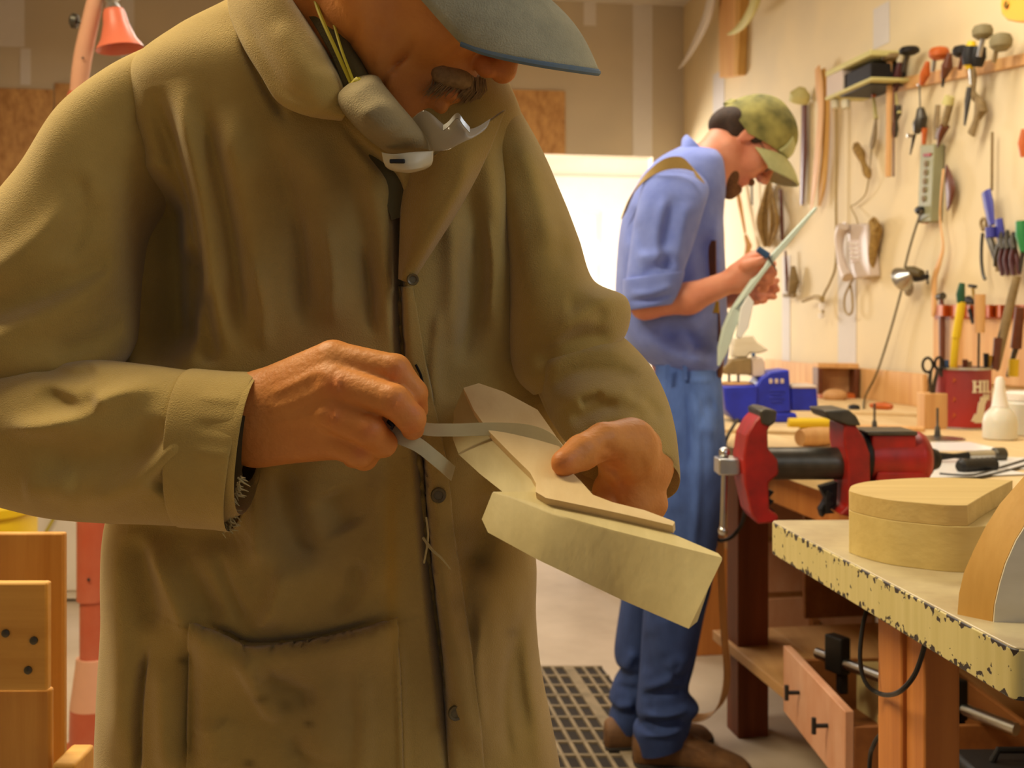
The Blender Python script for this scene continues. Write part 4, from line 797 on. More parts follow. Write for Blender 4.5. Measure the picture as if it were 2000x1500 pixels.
mb=MB(); mb.tube([P(200,-60,2.9),P(205,-20,2.9),P(212,0,2.9)],.013,n=14); mb.lathe([(.020,-.03),(.017,-.02),(.021,-.01),(.016,.0),(.020,.01),(.014,.03)],P(218,8,2.9),(-.1,0,1),n=18); obj('lamp_socket',mb,M['metal'],ml)
mb=MB(); pr=[(.024,.052),(.028,.040),(.031,.015),(.044,-.025),(.058,-.046)]; pr2=[(r-.003,h) for r,h in pr[::-1]]
mb.lathe(pr+[(.060,-.050)]+pr2+[(.002,.045)],P(228,58,2.9),(-.16,0,1),n=36,cap=False); obj('lamp_shade',mb,M['shade'],ml)
mb=MB(); mb.tube([G(120,1462,.006)+(0,0,0),G(165,1468,.006),G(200,1460,.006),G(330,1440,.006)],.006,n=8,k=24); o=obj('air_hose',mb,M['yellow'],None,label='yellow hose lying on the floor around the salmon pedestal base',cat='hose')
yb=thing('barrel','bright yellow plastic barrel with pale rim behind the pine stand','barrel',P(-60,zb(3.6),3.6))
mb=MB(); x0=P(-70,0,3.6); mb.lathe([(.20,0),(.215,.05),(.215,.50),(.205,.545)],(x0[0],3.6,0),n=36); obj('barrel_body',mb,M['yplast'],yb)
mb=MB(); mb.lathe([(.212,.53),(.222,.535),(.222,.56),(.19,.565)],(x0[0],3.6,0),n=36); obj('barrel_rim',mb,M['yplast'],yb)
cbn=thing('storage_cabinet','low white painted cabinet behind the salmon pedestal','cabinet',P(110,zb(4.6),4.6))
mb=MB(); a=P(40,0,4.6); b=P(330,0,4.6); mb.box(((a[0]+b[0])/2,4.8,.33),(b[0]-a[0],.4,.64)); cbb=obj('cabinet_body',mb,M['white'],cbn,bevel=.006)
for k in range(2):
    x=a[0]+(b[0]-a[0])*(.27+.47*k); mb=MB(); mb.box((x,4.592,.33),((b[0]-a[0])*.43,.016,.56)); dd=obj('door',mb,M['white'],cbn,bevel=.004); mb=MB(); mb.tube([(x+.07,4.58,.42),(x+.07,4.565,.43),(x+.07,4.565,.5),(x+.07,4.58,.51)],.004,n=6); obj('handle',mb,M['dsteel'],dd)
mb=MB(); mb.tube([P(86,1045,4.56),P(105,1012,4.56),P(125,965,4.56),P(128,945,4.62),P(150,943,4.7)],.006,n=6,k=20); obj('cord',mb,M['yellow'],None,label='thin yellow cord draped over the front of the white cabinet',cat='cord')
# ---------------------------------------------------------------- foreground worktable
tb_=thing('work_table','cream painted metal-topped worktable with chipped edge in the right foreground','table',(.8,1.4,0))
ZT=.85
A_=G(1506,1016,ZT); B_=G(1984,1266,ZT); C1=np.array([1.28,A_[1]+.03,ZT]); D1=np.array([1.28,B_[1]+.03,ZT])
def round_poly(pts,r,n=6):
    out=[]; m=len(pts)
    for i in range(m):
        p=pts[i]; a=N(pts[i-1]-p); b=N(pts[(i+1)%m]-p)
        for k in range(n+1):
            t=k/n; q0=p+a*r*(1-t); q1=p+b*r*t; out.append(q0*(1-t)+q1*t if 1 else 0)
    return np.array(out)
pl=round_poly([A_,D1*0+B_,D1,C1],.012)
mb=MB(); mb.prism(pl-(0,0,.003),(0,0,.003)); obj('top_surface',mb,M['tabletop'],tb_,bevel=.0012,smooth=30)
# edge band, cream paint over dark metal, chips modelled by a procedural mask
def chipmat():
    m=bpy.data.materials.new('chipped cream edge paint'); m.use_nodes=True; nt=m.node_tree; nd=nt.nodes; L=nt.links; b=nd['Principled BSDF']; b.inputs['Roughness'].default_value=.45
    tc=nd.new('ShaderNodeTexCoord'); n1=nd.new('ShaderNodeTexNoise'); n1.inputs['Scale'].default_value=95; n1.inputs['Detail'].default_value=6; L.new(tc.outputs['Object'],n1.inputs['Vector'])
    sx=nd.new('ShaderNodeSeparateXYZ'); L.new(tc.outputs['Object'],sx.inputs[0])
    mr=nd.new('ShaderNodeMath'); mr.operation='SUBTRACT'; mr.inputs[1].default_value=.0235; L.new(sx.outputs['Z'],mr.inputs[0])
    ab=nd.new('ShaderNodeMath'); ab.operation='ABSOLUTE'; L.new(mr.outputs[0],ab.inputs[0])
    ml_=nd.new('ShaderNodeMapRange'); ml_.inputs[1].default_value=.012; ml_.inputs[2].default_value=.0235; ml_.inputs[3].default_value=0; ml_.inputs[4].default_value=.19; L.new(ab.outputs[0],ml_.inputs[0])
    ad=nd.new('ShaderNodeMath'); ad.operation='ADD'; L.new(n1.outputs[0],ad.inputs[0]); L.new(ml_.outputs[0],ad.inputs[1])
    st=nd.new('ShaderNodeMapRange'); st.inputs[1].default_value=.655; st.inputs[2].default_value=.675; L.new(ad.outputs[0],st.inputs[0])
    mp=nd.new('ShaderNodeMapping'); mp.inputs['Scale'].default_value=(90,90,6); L.new(tc.outputs['Object'],mp.inputs[0])
    n2=nd.new('ShaderNodeTexNoise'); n2.inputs['Scale'].default_value=1; n2.inputs['Detail'].default_value=4; L.new(mp.outputs[0],n2.inputs['Vector'])
    r=nd.new('ShaderNodeValToRGB'); r.color_ramp.elements[0].position=.3; r.color_ramp.elements[1].position=.7; r.color_ramp.elements[0].color=(*lin((186,172,112)),1); r.color_ramp.elements[1].color=(*lin((198,184,128)),1); L.new(n2.outputs[0],r.inputs[0])
    mx=nd.new('ShaderNodeMix'); mx.data_type='RGBA'; L.new(st.outputs[0],mx.inputs[0]); L.new(r.outputs[0],mx.inputs[6]); mx.inputs[7].default_value=(*lin((42,34,34)),1); L.new(mx.outputs[2],b.inputs['Base Color'])
    bp=nd.new('ShaderNodeBump'); bp.invert=True; bp.inputs['Strength'].default_value=.6; bp.inputs['Distance'].default_value=.001; L.new(st.outputs[0],bp.inputs['Height']); L.new(bp.outputs[0],b.inputs['Normal']); return m
mb=MB(); pe=round_poly([A_,B_,D1,C1],.013); pe=pe+np.array([N(p-pl.mean(0))*.0015*np.array([1,1,0]) for p in pe]); mb.prism(pe-(0,0,.0485),(0,0,.0470)); obj('top_edge',mb,chipmat(),tb_,bevel=.0015,smooth=40)
def beam(name,a,b,w_,t,m,par,bev=.003,up=(0,1,0),kind=None):
    a=np.array(a,float);b=np.array(b,float); z=N(b-a); x=N(np.cross(np.array(up,float),z)); y=np.cross(z,x); mb=MB(); R=np.column_stack([x,y,z]); mb.box((a+b)/2,(w_,t,np.linalg.norm(b-a)),R); return obj(name,mb,m,par,bevel=bev,smooth=30)
l1=P(1813,1300,1.34); l2=P(1766,1300,1.375)
beam('leg',(l1[0],l1[1],0.05),(l1[0],l1[1],.802),.042,.085,M['firp'],tb_)
beam('leg',(l2[0]-.002,l2[1]+.02,.05),(l2[0]-.002,l2[1]+.02,.802),.020,.085,M['firp'],tb_)
beam('leg',(1.16,1.36,0.05),(1.16,1.36,.802),.042,.085,M['firp'],tb_); beam('leg',(1.125,1.38,.05),(1.125,1.38,.802),.020,.085,M['firp'],tb_)
for x in (.475,1.145): beam('foot',(x,1.1,.03),(x,1.66,.03),.07,.06,M['firp'],tb_,up=(0,0,1))
beam('stretcher',(.51,1.37,.30),(1.11,1.37,.30),.04,.08,M['firp'],tb_,up=(0,1,0))
# cords under the table
def cord(name,pts,r,m,label,cat='cord',k=40,loc=None):
    mb=MB(); mb.tube(pts,r,n=8,k=k); o=obj(name,mb,m,None,label=label,cat=cat); return o
cord('cable',[P(1694,1185,1.45),P(1684,1230,1.44),P(1680,1290,1.43),P(1692,1335,1.42),P(1722,1356,1.40),P(1755,1352,1.30),P(1785,1320,1.28),P(1802,1275,1.275),P(1808,1245,1.27)],.0029,M['black'],'black cable drooping in a loop below the cream table top')
cord('cable',[P(1747,1219,1.42),P(1745,1290,1.41),P(1747,1380,1.40),P(1750,1500,1.39),P(1752,1700,1.38),(P(1756,0,1.38)[0],1.38,.004),(P(1900,0,1.5)[0],1.5,.004)],.0034,M['black'],'black cable hanging straight down beside the orange table leg')
cord('cable',[P(1740,1422,1.44),P(1722,1432,1.46),P(1706,1456,1.48),P(1698,1500,1.5),P(1694,1700,1.5),(P(1690,0,1.5)[0],1.5,.004),(P(1600,0,1.6)[0],1.6,.004)],.0029,M['black'],'thin black cable curving down to the floor left of the table leg')
# D shaped laminated block on the table
def gz(u,v,z): return G(u,v,z)
zt=ZT+.079
topo=[(1658,957),(1664,948),(1690,941),(1740,936),(1800,933),(1860,933),(1920,935),(1978,938),(1950,952),(1924,966),(1890,986.5),(1850,986),(1800,982),(1740,976),(1690,967),(1664,960)]
to=np.array([gz(u,v,zt) for u,v in topo]); 
def dense(P_,n=120): return cr(P_,n,True)
db=thing('guitar_body_blank','round D-shaped laminated wooden body blank lying flat on the cream table','wood block',to.mean(0)*np.array([1,1,0])+np.array([0,0,ZT]))
toS=np.vstack([cr(to[:8],60),cr(to[7:11],12)[1:],cr(np.vstack([to[10:],to[:1]]),50)[1:-1]])
toB=to[[0,1,2,3,4,5,6,7]]; cz=toS.mean(0)
fullo=[(1658,957),(1664,948),(1690,941),(1740,936),(1800,933),(1860,933),(1920,935),(1980,938),(2040,944),(2062,954),(2050,966),(2010,976),(1960,983),(1900,987),(1850,986),(1800,982),(1740,976),(1690,967),(1664,960)]
toF=cr(np.array([gz(u,v,zt) for u,v in fullo]),130,True)
for (z0,z1,m,k) in ((0,.054,'maple1',0),(.054,.079,'maple2',1)):
    mb=MB(); o_=(toS if k else toF).copy(); o_[:,2]=ZT+z0; mb.prism(o_,(0,0,z1-z0)); obj('wood_layer',mb,M[m],db,bevel=.0008,smooth=25,label='darker upper wood layer' if k else 'yellow lower wood layer')
# curved body side standing on edge in front
sp=thing('curved_body_side','curved ochre-edged pale wooden body piece standing at the right end of the table','wood block',gz(1960,1212,ZT)*np.array([1,1,1]))
fo=[(1938,1214),(1941,1180),(1950,1140),(1962,1100),(1982,1055),(2010,1010),(2060,960),(2130,925),(2220,910)]; d0=F*.3/(1214-620)
face=[P(u,v,d0) for u,v in fo]+[np.array([face_x,d0,zz]) for face_x,zz in ((.66,P(0,910,d0)[2]),(.66,ZT))]
bk=[(1870,1200),(1873,1160),(1882,1120),(1900,1078),(1924,1030),(1952,985),(2000,930),(2070,890),(2160,870)]; d1=F*.3/(1200-620)
bks=[P(u,v,d1) for u,v in bk]+[np.array([.66,d1,P(0,870,d1)[2]]),np.array([.66,d1,ZT])]
mb=MB(); mb.loft([np.array(face),np.array(bks)],True); obj('side_body',mb,[M['ochre']],sp,smooth=35)
fa=np.array(face); mb=MB(); mb.prism(fa+np.array([0.0006,-.0022,0]),(0,.002,0)); obj('face_veneer',mb,M['maple3'],sp,smooth=20,label='pale grey end face')
# ---------------------------------------------------------------- wall bench
B0=np.array([.61,3.15,0]); WD=abs(np.dot(np.array([B0[0],B0[1],0])-C3,NW))
def K(a,b,z): return B0+DW*a-NW*b+np.array([0,0,z])
ZB=.80
def kbox(name,a0,a1,b0,b1,z0,z1,m,par,bev=.003,**kw):
    mb=MB(); mb.hexa([K(a0,b0,z0),K(a0,b1,z0),K(a1,b1,z0),K(a1,b0,z0),K(a0,b0,z1),K(a0,b1,z1),K(a1,b1,z1),K(a1,b0,z1)]); return obj(name,mb,M[m],par,bevel=bev,smooth=30,**kw)
wbn=thing('wall_bench','long dusty wooden workbench with fir posts and lower shelf along the right wall','workbench',K(0,.5,0))
for i,(b0,b1) in enumerate(((-.03,.22),(.22,.46),(.46,.72),(.72,.96),(.96,WD-.005))): kbox('top_plank',-1.5,2.3,b0+.001,b1-.001,ZB-.035,ZB,'benchw',wbn,.002)
kbox('apron',-1.45,2.2,.02,.05,ZB-.125,ZB-.036,'firp',wbn)
for (a,b,m) in ((0,0,'fir'),(1.9,0,'fir'),(-1.4,0.02,'fir'),(0.15,.62,'fir'),(1.9,WD-.12,'fir'),(-1.4,WD-.12,'fir')): kbox('post',a-.045,a+.045,b,b+.088,0,ZB-.036,m,wbn)
for b0,b1 in ((-.012,.16),(.162,.42),(.422,.68),(.682,.95)): kbox('shelf_board',-1.6,.13,b0,b1,.222,.25,'shelfw',wbn,.002)
kbox('shelf_bearer',-.06,-.02,0.09,.95,.16,.221,'firp',wbn); kbox('shelf_bearer',-1.38,-1.34,0.09,.95,.16,.221,'firp',wbn)
kbox('back_panel',.20,.22,.30,.70,.25,ZB-.04,'boxw',wbn)
# low cabinet beyond the bench post, orange box on the floor
dc=thing('drawer_cabinet','pale wooden drawer cabinet on the floor behind the fir bench post','cabinet',K(.8,.35,0))
kbox('cabinet_body',.62,1.0,.27,.74,0,.62,'shelfw',dc)
for k in range(3):
    dr_=kbox('drawer',.604,.62,.29,.72,.04+.19*k,.21+.19*k,'boxf',dc); kbox('knob',.575,.604,.49,.52,.11+.19*k,.14+.19*k,'boxw',dr_)
    
ob=thing('plywood_crate','orange plywood crate on the floor between the blue shirted man and the fir post','crate',K(.9,-.05,0))
kbox('crate_side',.70,.712,.05,.24,.0,.36,'firp',ob); kbox('crate_side',1.0,1.012,.05,.24,0,.36,'firp',ob); kbox('crate_end',.712,1.0,.05,.062,0,.36,'firp',ob); kbox('crate_end',.712,1.0,.228,.24,0,.36,'firp',ob); kbox('crate_floor',.712,1.0,.062,.228,0,.012,'firp',ob)
# bent wooden strip hanging from the bench
mb=MB(); dd=3.02
pts=[P(1405,880,dd),P(1407,1000,dd),P(1409,1120,dd),P(1414,1230,dd),P(1420,1310,dd),P(1414,1360,dd-.02),P(1396,1390,dd-.03),P(1370,1402,dd-.04),P(1346,1400,dd-.04)]
mb.ribbon(pts,[(.020,.02,0)]*5+[(.026,.03,.01)]*4,.0028,k=50); obj('bent_wood_strip',mb,M['tanw'],None,label='thin J-shaped bent wood strip hanging beside the fir bench post',cat='wood strip')
# drawer lying on the shelf
def fr(u,v,d): return P(u,v,d)
F0=P(1526,1157,2.62); F1=P(1648,1347,2.16); F2=P(1650,1262,2.16); F3=P(1526,1222,2.62)
bx=thing('wooden_tray','open wooden drawer with two black T-handles on the bench\'s lower shelf','drawer',K(-.8,.2,.25))
a0=np.array([P(1530,0,2.60)[0],2.60,0]); a1=np.array([P(1650,0,2.165)[0],2.165,0]); ed=N(a1-a0); en=np.array([-ed[1],ed[0],0]); en=en if en[0]>0 else -en
L_=np.linalg.norm(a1-a0); H_=.13
def dbx(name,s0,s1,t0,t1,z0,z1,m,par=bx,**kw):
    mb=MB(); q=lambda s,t,z:a0+ed*s+en*t+np.array([0,0,z]); mb.hexa([q(s0,t0,z0),q(s1,t0,z0),q(s1,t1,z0),q(s0,t1,z0),q(s0,t0,z1),q(s1,t0,z1),q(s1,t1,z1),q(s0,t1,z1)]); return obj(name,mb,M[m],par,bevel=.002,smooth=30,**kw)
zb0=.2505; ft=dbx('drawer_front',0,L_,0,.018,zb0,zb0+H_+.02,'boxf'); dbx('drawer_side',.0,.012,.018,.36,zb0,zb0+H_-.01,'boxw'); dbx('drawer_side',L_-.012,L_,.018,.36,zb0,zb0+H_-.01,'boxw'); dbx('drawer_back',.012,L_-.012,.348,.36,zb0,zb0+H_-.01,'boxw'); dbx('drawer_bottom',.012,L_-.012,.018,.348,zb0,zb0+.008,'boxw')
for s in (.13,.33):
    c=a0+ed*s+np.array([0,0,zb0+.085]); mb=MB(); mb.tube([c,c-en*.028],.0045,n=10); mb.tube([c-en*.028-np.array([0,0,.016]),c-en*.028+np.array([0,0,.016])],.005,n=10); obj('T_handle'.lower(),mb,M['black'],ft)
# things in and around it
def onshelf(u,v): return G(u,v,.25)
pc=thing('pipe_clamp','steel pipe clamp lying in the open tool drawer','clamp',a0+ed*.2+en*.15+np.array([0,0,zb0+.09]))
mb=MB(); c0=a0+ed*.06+en*.06+np.array([0,0,zb0+H_+.02]); c1=a0+ed*.50+en*.30+np.array([0,0,zb0+H_+.005]); mb.tube([c0,c1],.012,n=12); obj('pipe',mb,M['metal'],pc)
for t in (.12,.72):
    c=c0+(c1-c0)*t; mb=MB(); mb.box(c+np.array([0,0,.015]),(.05,.03,.08),np.column_stack([N(c1-c0),np.cross((0,0,1),N(c1-c0)),(0,0,1)])); mb.box(c+np.array([.01,0,-.045]),(.02,.03,.05)); obj('jaw',mb,M['iron'],pc,bevel=.004)
for i,(u,v,sx,sy,sz,m,lb) in enumerate(((1705,1400,.09,.16,.115,'spruce','pale squared wood block with split face on the lower shelf'),(1730,1452,.05,.14,.05,'tanw','small tan offcut in front of the split block on the lower shelf'),(1900,1380,.40,.16,.05,'shelfw','flat board stacked on the right end of the lower shelf'),(1880,1345,.34,.12,.03,'boxf','thin pinkish board lying on the flat board of the lower shelf'))):
    c=onshelf(u,v) if i<2 else np.array([1.30,2.52,.25]) ; z0=.2505 if i<3 else .302
    if i==3: c=np.array([1.30,2.52,0])
    mb=MB(); mb.box((c[0]+(.03 if i<2 else 0),c[1]+(-.03 if i<2 else -.17),z0+sz/2),(sx,sy,sz),np.array(Matrix.Rotation(-.16 if i>1 else .2,3,'Z'))); obj('wood_block',mb,M[m],None,label=lb,cat='wood block',bevel=.004)
mb=MB(); 
for i,(x,y,sx,sz,lb) in enumerate(((.86,1.92,.20,.15,'black tool case at the right end of the lower shelf, nearest the table leg'),(1.10,1.95,.18,.12,'smaller black tool case at the far right under the bench'))):
    mb=MB(); mb.box((x,y,.2505+sz/2),(sx,.13,sz)); o=obj('tool_case',mb,M['black'],None,label=lb,cat='tool case',bevel=.01); mb=MB(); mb.tube([(x-.05,y,.25+sz),(x-.04,y,.25+sz+.02),(x+.04,y,.25+sz+.02),(x+.05,y,.25+sz)],.006,n=8); obj('handle',mb,M['iron'],o); mb=MB(); mb.box((x,y-.067,.25+sz*.7),(sx*.2,.006,.02)); obj('latch',mb,M['dsteel'],o)
# ---------------------------------------------------------------- red vise
VD=2.35; rv=thing('red_vise','large chipped red bench vise with steel jaws clamped at the bench front','vise',(P(1720,0,VD)[0],VD,ZB))
def vp(pts,y0,y1,name,m,par=rv,bev=.004,**kw):
    mb=MB(); mb.prism([P(u,v,VD)*np.array([1,0,1])+np.array([0,VD+y0,0]) for u,v in pts],(0,y1-y0,0)); return obj(name,mb,M[m],par,bevel=bev,smooth=18,**kw)
vp([(1446,846),(1462,818),(1474,806),(1500,812),(1487,836),(1488,870),(1506,892),(1508,918),(1489,935),(1490,985),(1508,998),(1506,1010),(1468,1014),(1456,996),(1443,940),(1440,890)],-.06,.05,'moving_jaw','red')
vp([(1470,797),(1482,793),(1504,797),(1502,818),(1490,828),(1474,822)],-.065,.055,'jaw_plate','dsteel')
vp([(1632,822),(1656,826),(1672,852),(1682,880),(1684,1000),(1662,1004),(1636,998),(1624,996),(1640,980),(1640,900),(1632,860)],-.06,.05,'fixed_jaw','red')
vp([(1592,797),(1640,795),(1655,808),(1664,826),(1640,826),(1600,812)],-.065,.055,'jaw_plate','dsteel')
mb=MB(); cx=lambda u,v,y=0:P(u,v,VD)*np.array([1,0,1])+np.array([0,VD+y,0])
mb.lathe([(.0335,0),(.0335,cx(1640,0)[0]-cx(1496,0)[0])],cx(1496,905),(1,0,0),n=32); obj('slide_bar',mb,M['dsteel'],rv)
mb=MB(); mb.lathe([(.052,0),(.054,.004),(.054,.018),(.050,.022)],cx(1673,893),(1,0,0),n=32); obj('collar_ring',mb,M['iron'],rv)
mb=MB(); mb.lathe([(.050,0),(.053,.03),(.053,.095),(.056,.10),(.056,.108),(.050,.118),(.040,.125)],cx(1692,895),(1,0,0),n=36); obj('barrel',mb,M['red'],rv)
vp([(1690,846),(1775,846),(1775,875),(1690,875)],-.045,.045,'anvil_block','red',bev=.003)
vp([(1676,838),(1776,838),(1776,846),(1682,846)],-.05,.05,'anvil_plate','dsteel',bev=.002)
mb=MB(); mb.lathe([(.030,0),(.032,.004),(.032,.016),(.024,.02),(.020,.032),(.016,.036)],cx(1800,897),(1,0,0),n=28); obj('end_cap',mb,M['iron'],rv)
vp([(1700,915),(1790,915),(1800,HZ+F*(CH-ZB)/VD),(1690,HZ+F*(CH-ZB)/VD)],-.05,.05,'base','red')
vp([(1399,893),(1438,893),(1442,901),(1442,918),(1438,925),(1399,925)],-.03,.03,'screw_head','metal',bev=.003)
mb=MB(); mb.ball(cx(1415,884),.012); mb.tube([cx(1415,884),cx(1415,930),cx(1412,1036)],.0065,n=12); mb.ball(cx(1412,1037),.0105); obj('handle_rod',mb,M['metal'],rv)
mb=MB(); mb.lathe([(.016,0),(.016,.05)],cx(1438,908),(1,0,0),n=16); obj('screw_shaft',mb,M['dsteel'],rv)
for us,v0,s in ((1494,952,1),(1610,955,-1)):
    mb=MB(); o_=[(us,v0),(us+14,v0+6),(us+4,v0+18),(us+14,v0+24),(us+4,v0+34),(us+16,v0+44),(us-2,v0+46)]; mb.prism([cx(u,v,-.02) for u,v in o_],(0,.03,0)); obj('spring_latch',mb,M['iron'],rv,bevel=.001)
mb=MB(); mb.prism([cx(u,v,-.01) for u,v in [(1600,950),(1634,940),(1632,985),(1612,1000),(1604,1010),(1600,995),(1612,975)]],(0,.03,0)); obj('lower_bracket',mb,M['iron'],rv,bevel=.002)
# ---------------------------------------------------------------- blue vise with clamped work
BDp=3.85; bv=thing('blue_vise','blue bench vise on the wall bench in front of the blue shirted man','vise',(P(1500,0,BDp)[0],BDp,ZB))
bp_=lambda u,v,y=0:P(u,v,BDp)*np.array([1,0,1])+np.array([0,BDp+y,0])
zvb=HZ+F*(CH-ZB)/BDp
def bvp(pts,y0,y1,name,m='blue',par=bv,bev=.006,**kw):
    mb=MB(); mb.prism([bp_(u,v,y0) for u,v in pts],(0,y1-y0,0)); return obj(name,mb,M[m],par,bevel=bev,smooth=35,**kw)
bvp([(1404,752),(1470,750),(1470,800),(1456,816),(1424,816),(1408,796)],-.08,.08,'front_jaw')
bvp([(1462,760),(1478,736),(1496,724),(1532,720),(1536,802),(1456,808)],-.07,.07,'main_body')
bvp([(1536,754),(1586,754),(1590,800),(1536,800)],-.06,.06,'rear_slide')
bvp([(1536,750),(1586,750),(1587,757),(1536,757)],-.062,.062,'slide_cap','phonep')
bvp([(1440,803),(1545,803),(1550,zvb),(1436,zvb)],-.07,.07,'base')
mb=MB(); mb.lathe([(.056,0),(.06,.01),(.05,.014)],bp_(1438,754),(0,0,1),n=24); obj('steel_ring',mb,M['tanw'],bv)
for k in range(3):
    mb=MB(); q=bp_(1496+11*k,742,-.0715); mb.box(q,(.011,.002,.015)); obj('raised_mark',mb,M['phonep'],bv,bevel=.001)
for k in range(4):
    mb=MB(); q=bp_(1508,760+7*k,-.0715); mb.box(q,(.055 if k%2==0 else .04,.002,.0035)); obj('raised_mark',mb,M['blue'],bv,bevel=.001)
wk=thing('clamped_wood_block','grey clamped wooden block standing in the blue vise jaws','wood block',bp_(1450,752))
mb=MB(); mb.prism([bp_(u,v,-.05) for u,v in [(1404,722),(1424,702),(1462,698),(1462,731),(1410,730)]],(0,.1,0)); obj('grey_block',mb,M['khakiw'],wk,bevel=.003)
mb=MB(); mb.prism([bp_(u,v,-.045) for u,v in [(1463,700),(1482,696),(1488,706),(1489,734),(1463,734)]],(0,.09,0)); obj('end_block',mb,M['phonep'],wk,bevel=.003)
for u in (1424,1442): mb=MB(); mb.tube([bp_(u,728),bp_(u,752)],.005,n=8); obj('peg',mb,M['metal'],wk)
hs=thing('wooden_headpiece','pale carved wooden headpiece resting on the clamped grey block','wood piece',bp_(1460,697))
mb=MB(); mb.prism([bp_(u,v,-.03) for u,v in [(1430,660),(1442,655),(1468,654),(1470,660),(1476,668),(1498,684),(1480,690),(1462,690),(1456,698),(1428,698)]],(0,.06,0)); obj('headpiece',mb,M['maple3'],hs,bevel=.006)
mb=MB(); mb.ball(bp_(1466,692,-.045),.007); obj('blue_peg',mb,M['bluebox'],hs)
# ---------------------------------------------------------------- bench-top objects
def bt(u,v,z=0): return G(u,v,ZB+z)
def lay(name,label,cat,mk):
    pass
tr=thing('wooden_box','small open fronted dark framed wooden box leaning at the wall end of the bench','box',WP(1632,768,.12))
bd=WP(1632,740,.14)[1]; q=lambda u,v,y=0:P(u,v,bd)*np.array([1,0,1])+np.array([0,bd+y,0])
zq=HZ+F*(CH-ZB)/bd
def qp(pts,y0,y1,name,m,par,bev=.003):
    mb=MB(); mb.prism([q(u,v,y0) for u,v in pts],(0,y1-y0,0)); return obj(name,mb,M[m],par,bevel=bev,smooth=30)
qp([(1594,709),(1674,710),(1674,720),(1594,718)],-.03,.06,'frame_top','tanw',tr); qp([(1594,718),(1603,718),(1603,768),(1594,768)],-.03,.06,'frame_side','dbrown',tr); qp([(1666,720),(1675,720),(1672,776),(1664,776)],-.03,.06,'frame_side','dbrown',tr); qp([(1600,768),(1668,768),(1668,zq),(1600,zq)],-.03,.06,'frame_base','orangew',tr); qp([(1603,719),(1666,720),(1666,768),(1603,768)],.05,.06,'back_board','shelfw',tr)
mb=MB(); mb.ball(q(1618,770,-.10),(.055,.04,.03)); obj('dust_cloth',mb,M['shelfw'],None,label='crumpled tan cloth in front of the small framed box',cat='cloth')
bb=WP(1760,750,.02); 
ws=thing('backsplash_board','long plain tan board leaning along the wall at the back of the bench','board',WP(1640,780,.03))
p0=WP(1500,0,.02);p1=WP(1812,0,.02); mb=MB(); mb.hexa([np.array([p[0],p[1],z])+NW*t for z in (ZB,1.15-.30*0-.22+.0) for p,t in ((p0,0),(p1,0),(p1,.02),(p0,.02))]); V=np.array(mb.v)
obj('board',mb,M['tanw'],ws,bevel=.003)
def lying(name,label,cat,a,b,r,m,z=None,n=14):
    pa=bt(*a); pb=bt(*b); rr=max(np.atleast_1d(r)); pa=pa+np.array([0,0,rr]); pb=pb+np.array([0,0,rr]); mb=MB(); k=len(np.atleast_1d(r))
    pts=[pa+(pb-pa)*t for t in np.linspace(0,1,k if k>1 else 2)]; mb.tube(pts,r if k>1 else rr,n=n); return obj(name,mb,M[m],None,label=label,cat=cat)
mb=MB(); c=bt(1540,838); c2=bt(1680,838); mb.tube([c+(0,0,.018),c+(c2-c)*.6+(0,0,.018)],.017,n=16); yt=obj('caulk_tube',mb,M['yplast'],None,label='yellow tube with pale cap lying behind the red vise jaws',cat='tube'); mb=MB(); mb.lathe([(.017,0),(.024,.005),(.026,.05),(.018,.055)],c+(c2-c)*.6+(0,0,.025),N(c2-c),n=16); obj('pale_cap',mb,M['spruce'],yt)
lying('wooden_mallet','wooden mallet head lying between the red vise jaws','mallet',(1562,874),(1624,870),[.022,.026,.026,.024],'tanw')
lying('turned_handle','amber turned tool handle lying by the wall near the framed box','handle',(1700,800),(1742,803),[.008,.014,.016,.010],'orangew')
lying('rubber_puck','round black puck lying beside the framed box on the bench','puck',(1658,806),(1678,806),[.012,.016,.012],'black')
for (u0,v0,u1,v1,w_,m,lb) in ((1640,806,1800,812,.05,'benchw','long pale slat lying against the wall on the bench'),(1660,838,1805,842,.035,'tanw','paddle shaped tan stick lying across the bench behind the red vise'),(1420,842,1560,846,.06,'benchw','flat light board lying in front of the blue vise')):
    a=bt(u0,v0);b=bt(u1,v1); mb=MB(); t=N(b-a); s=np.array([-t[1],t[0],0]); mb.hexa([a-s*w_+(0,0,0),b-s*w_,b+s*w_,a+s*w_]+[p+(0,0,.012) for p in (a-s*w_,b-s*w_,b+s*w_,a+s*w_)]); obj('wood_offcut',mb,M[m],None,label=lb,cat='slat',bevel=.002)
for (u,v,lb) in ((1708,846,'thin steel spindle on dark foot at the middle of the bench'),(1831,858,'thin steel spindle on round grey base in front of the red can')):
    c=bt(u,v); sp_=obj('spindle',MB().lathe([(.02,0),(.02,.008),(.009,.012),(.007,.035),(.0035,.04),(.0035,.09)],c,n=18),M['dsteel'],None,label=lb,cat='spindle')
    if u>1800: obj('base_disc',MB().lathe([(.075,0),(.075,.004),(.02,.009)],c,n=30),M['metal'],sp_)
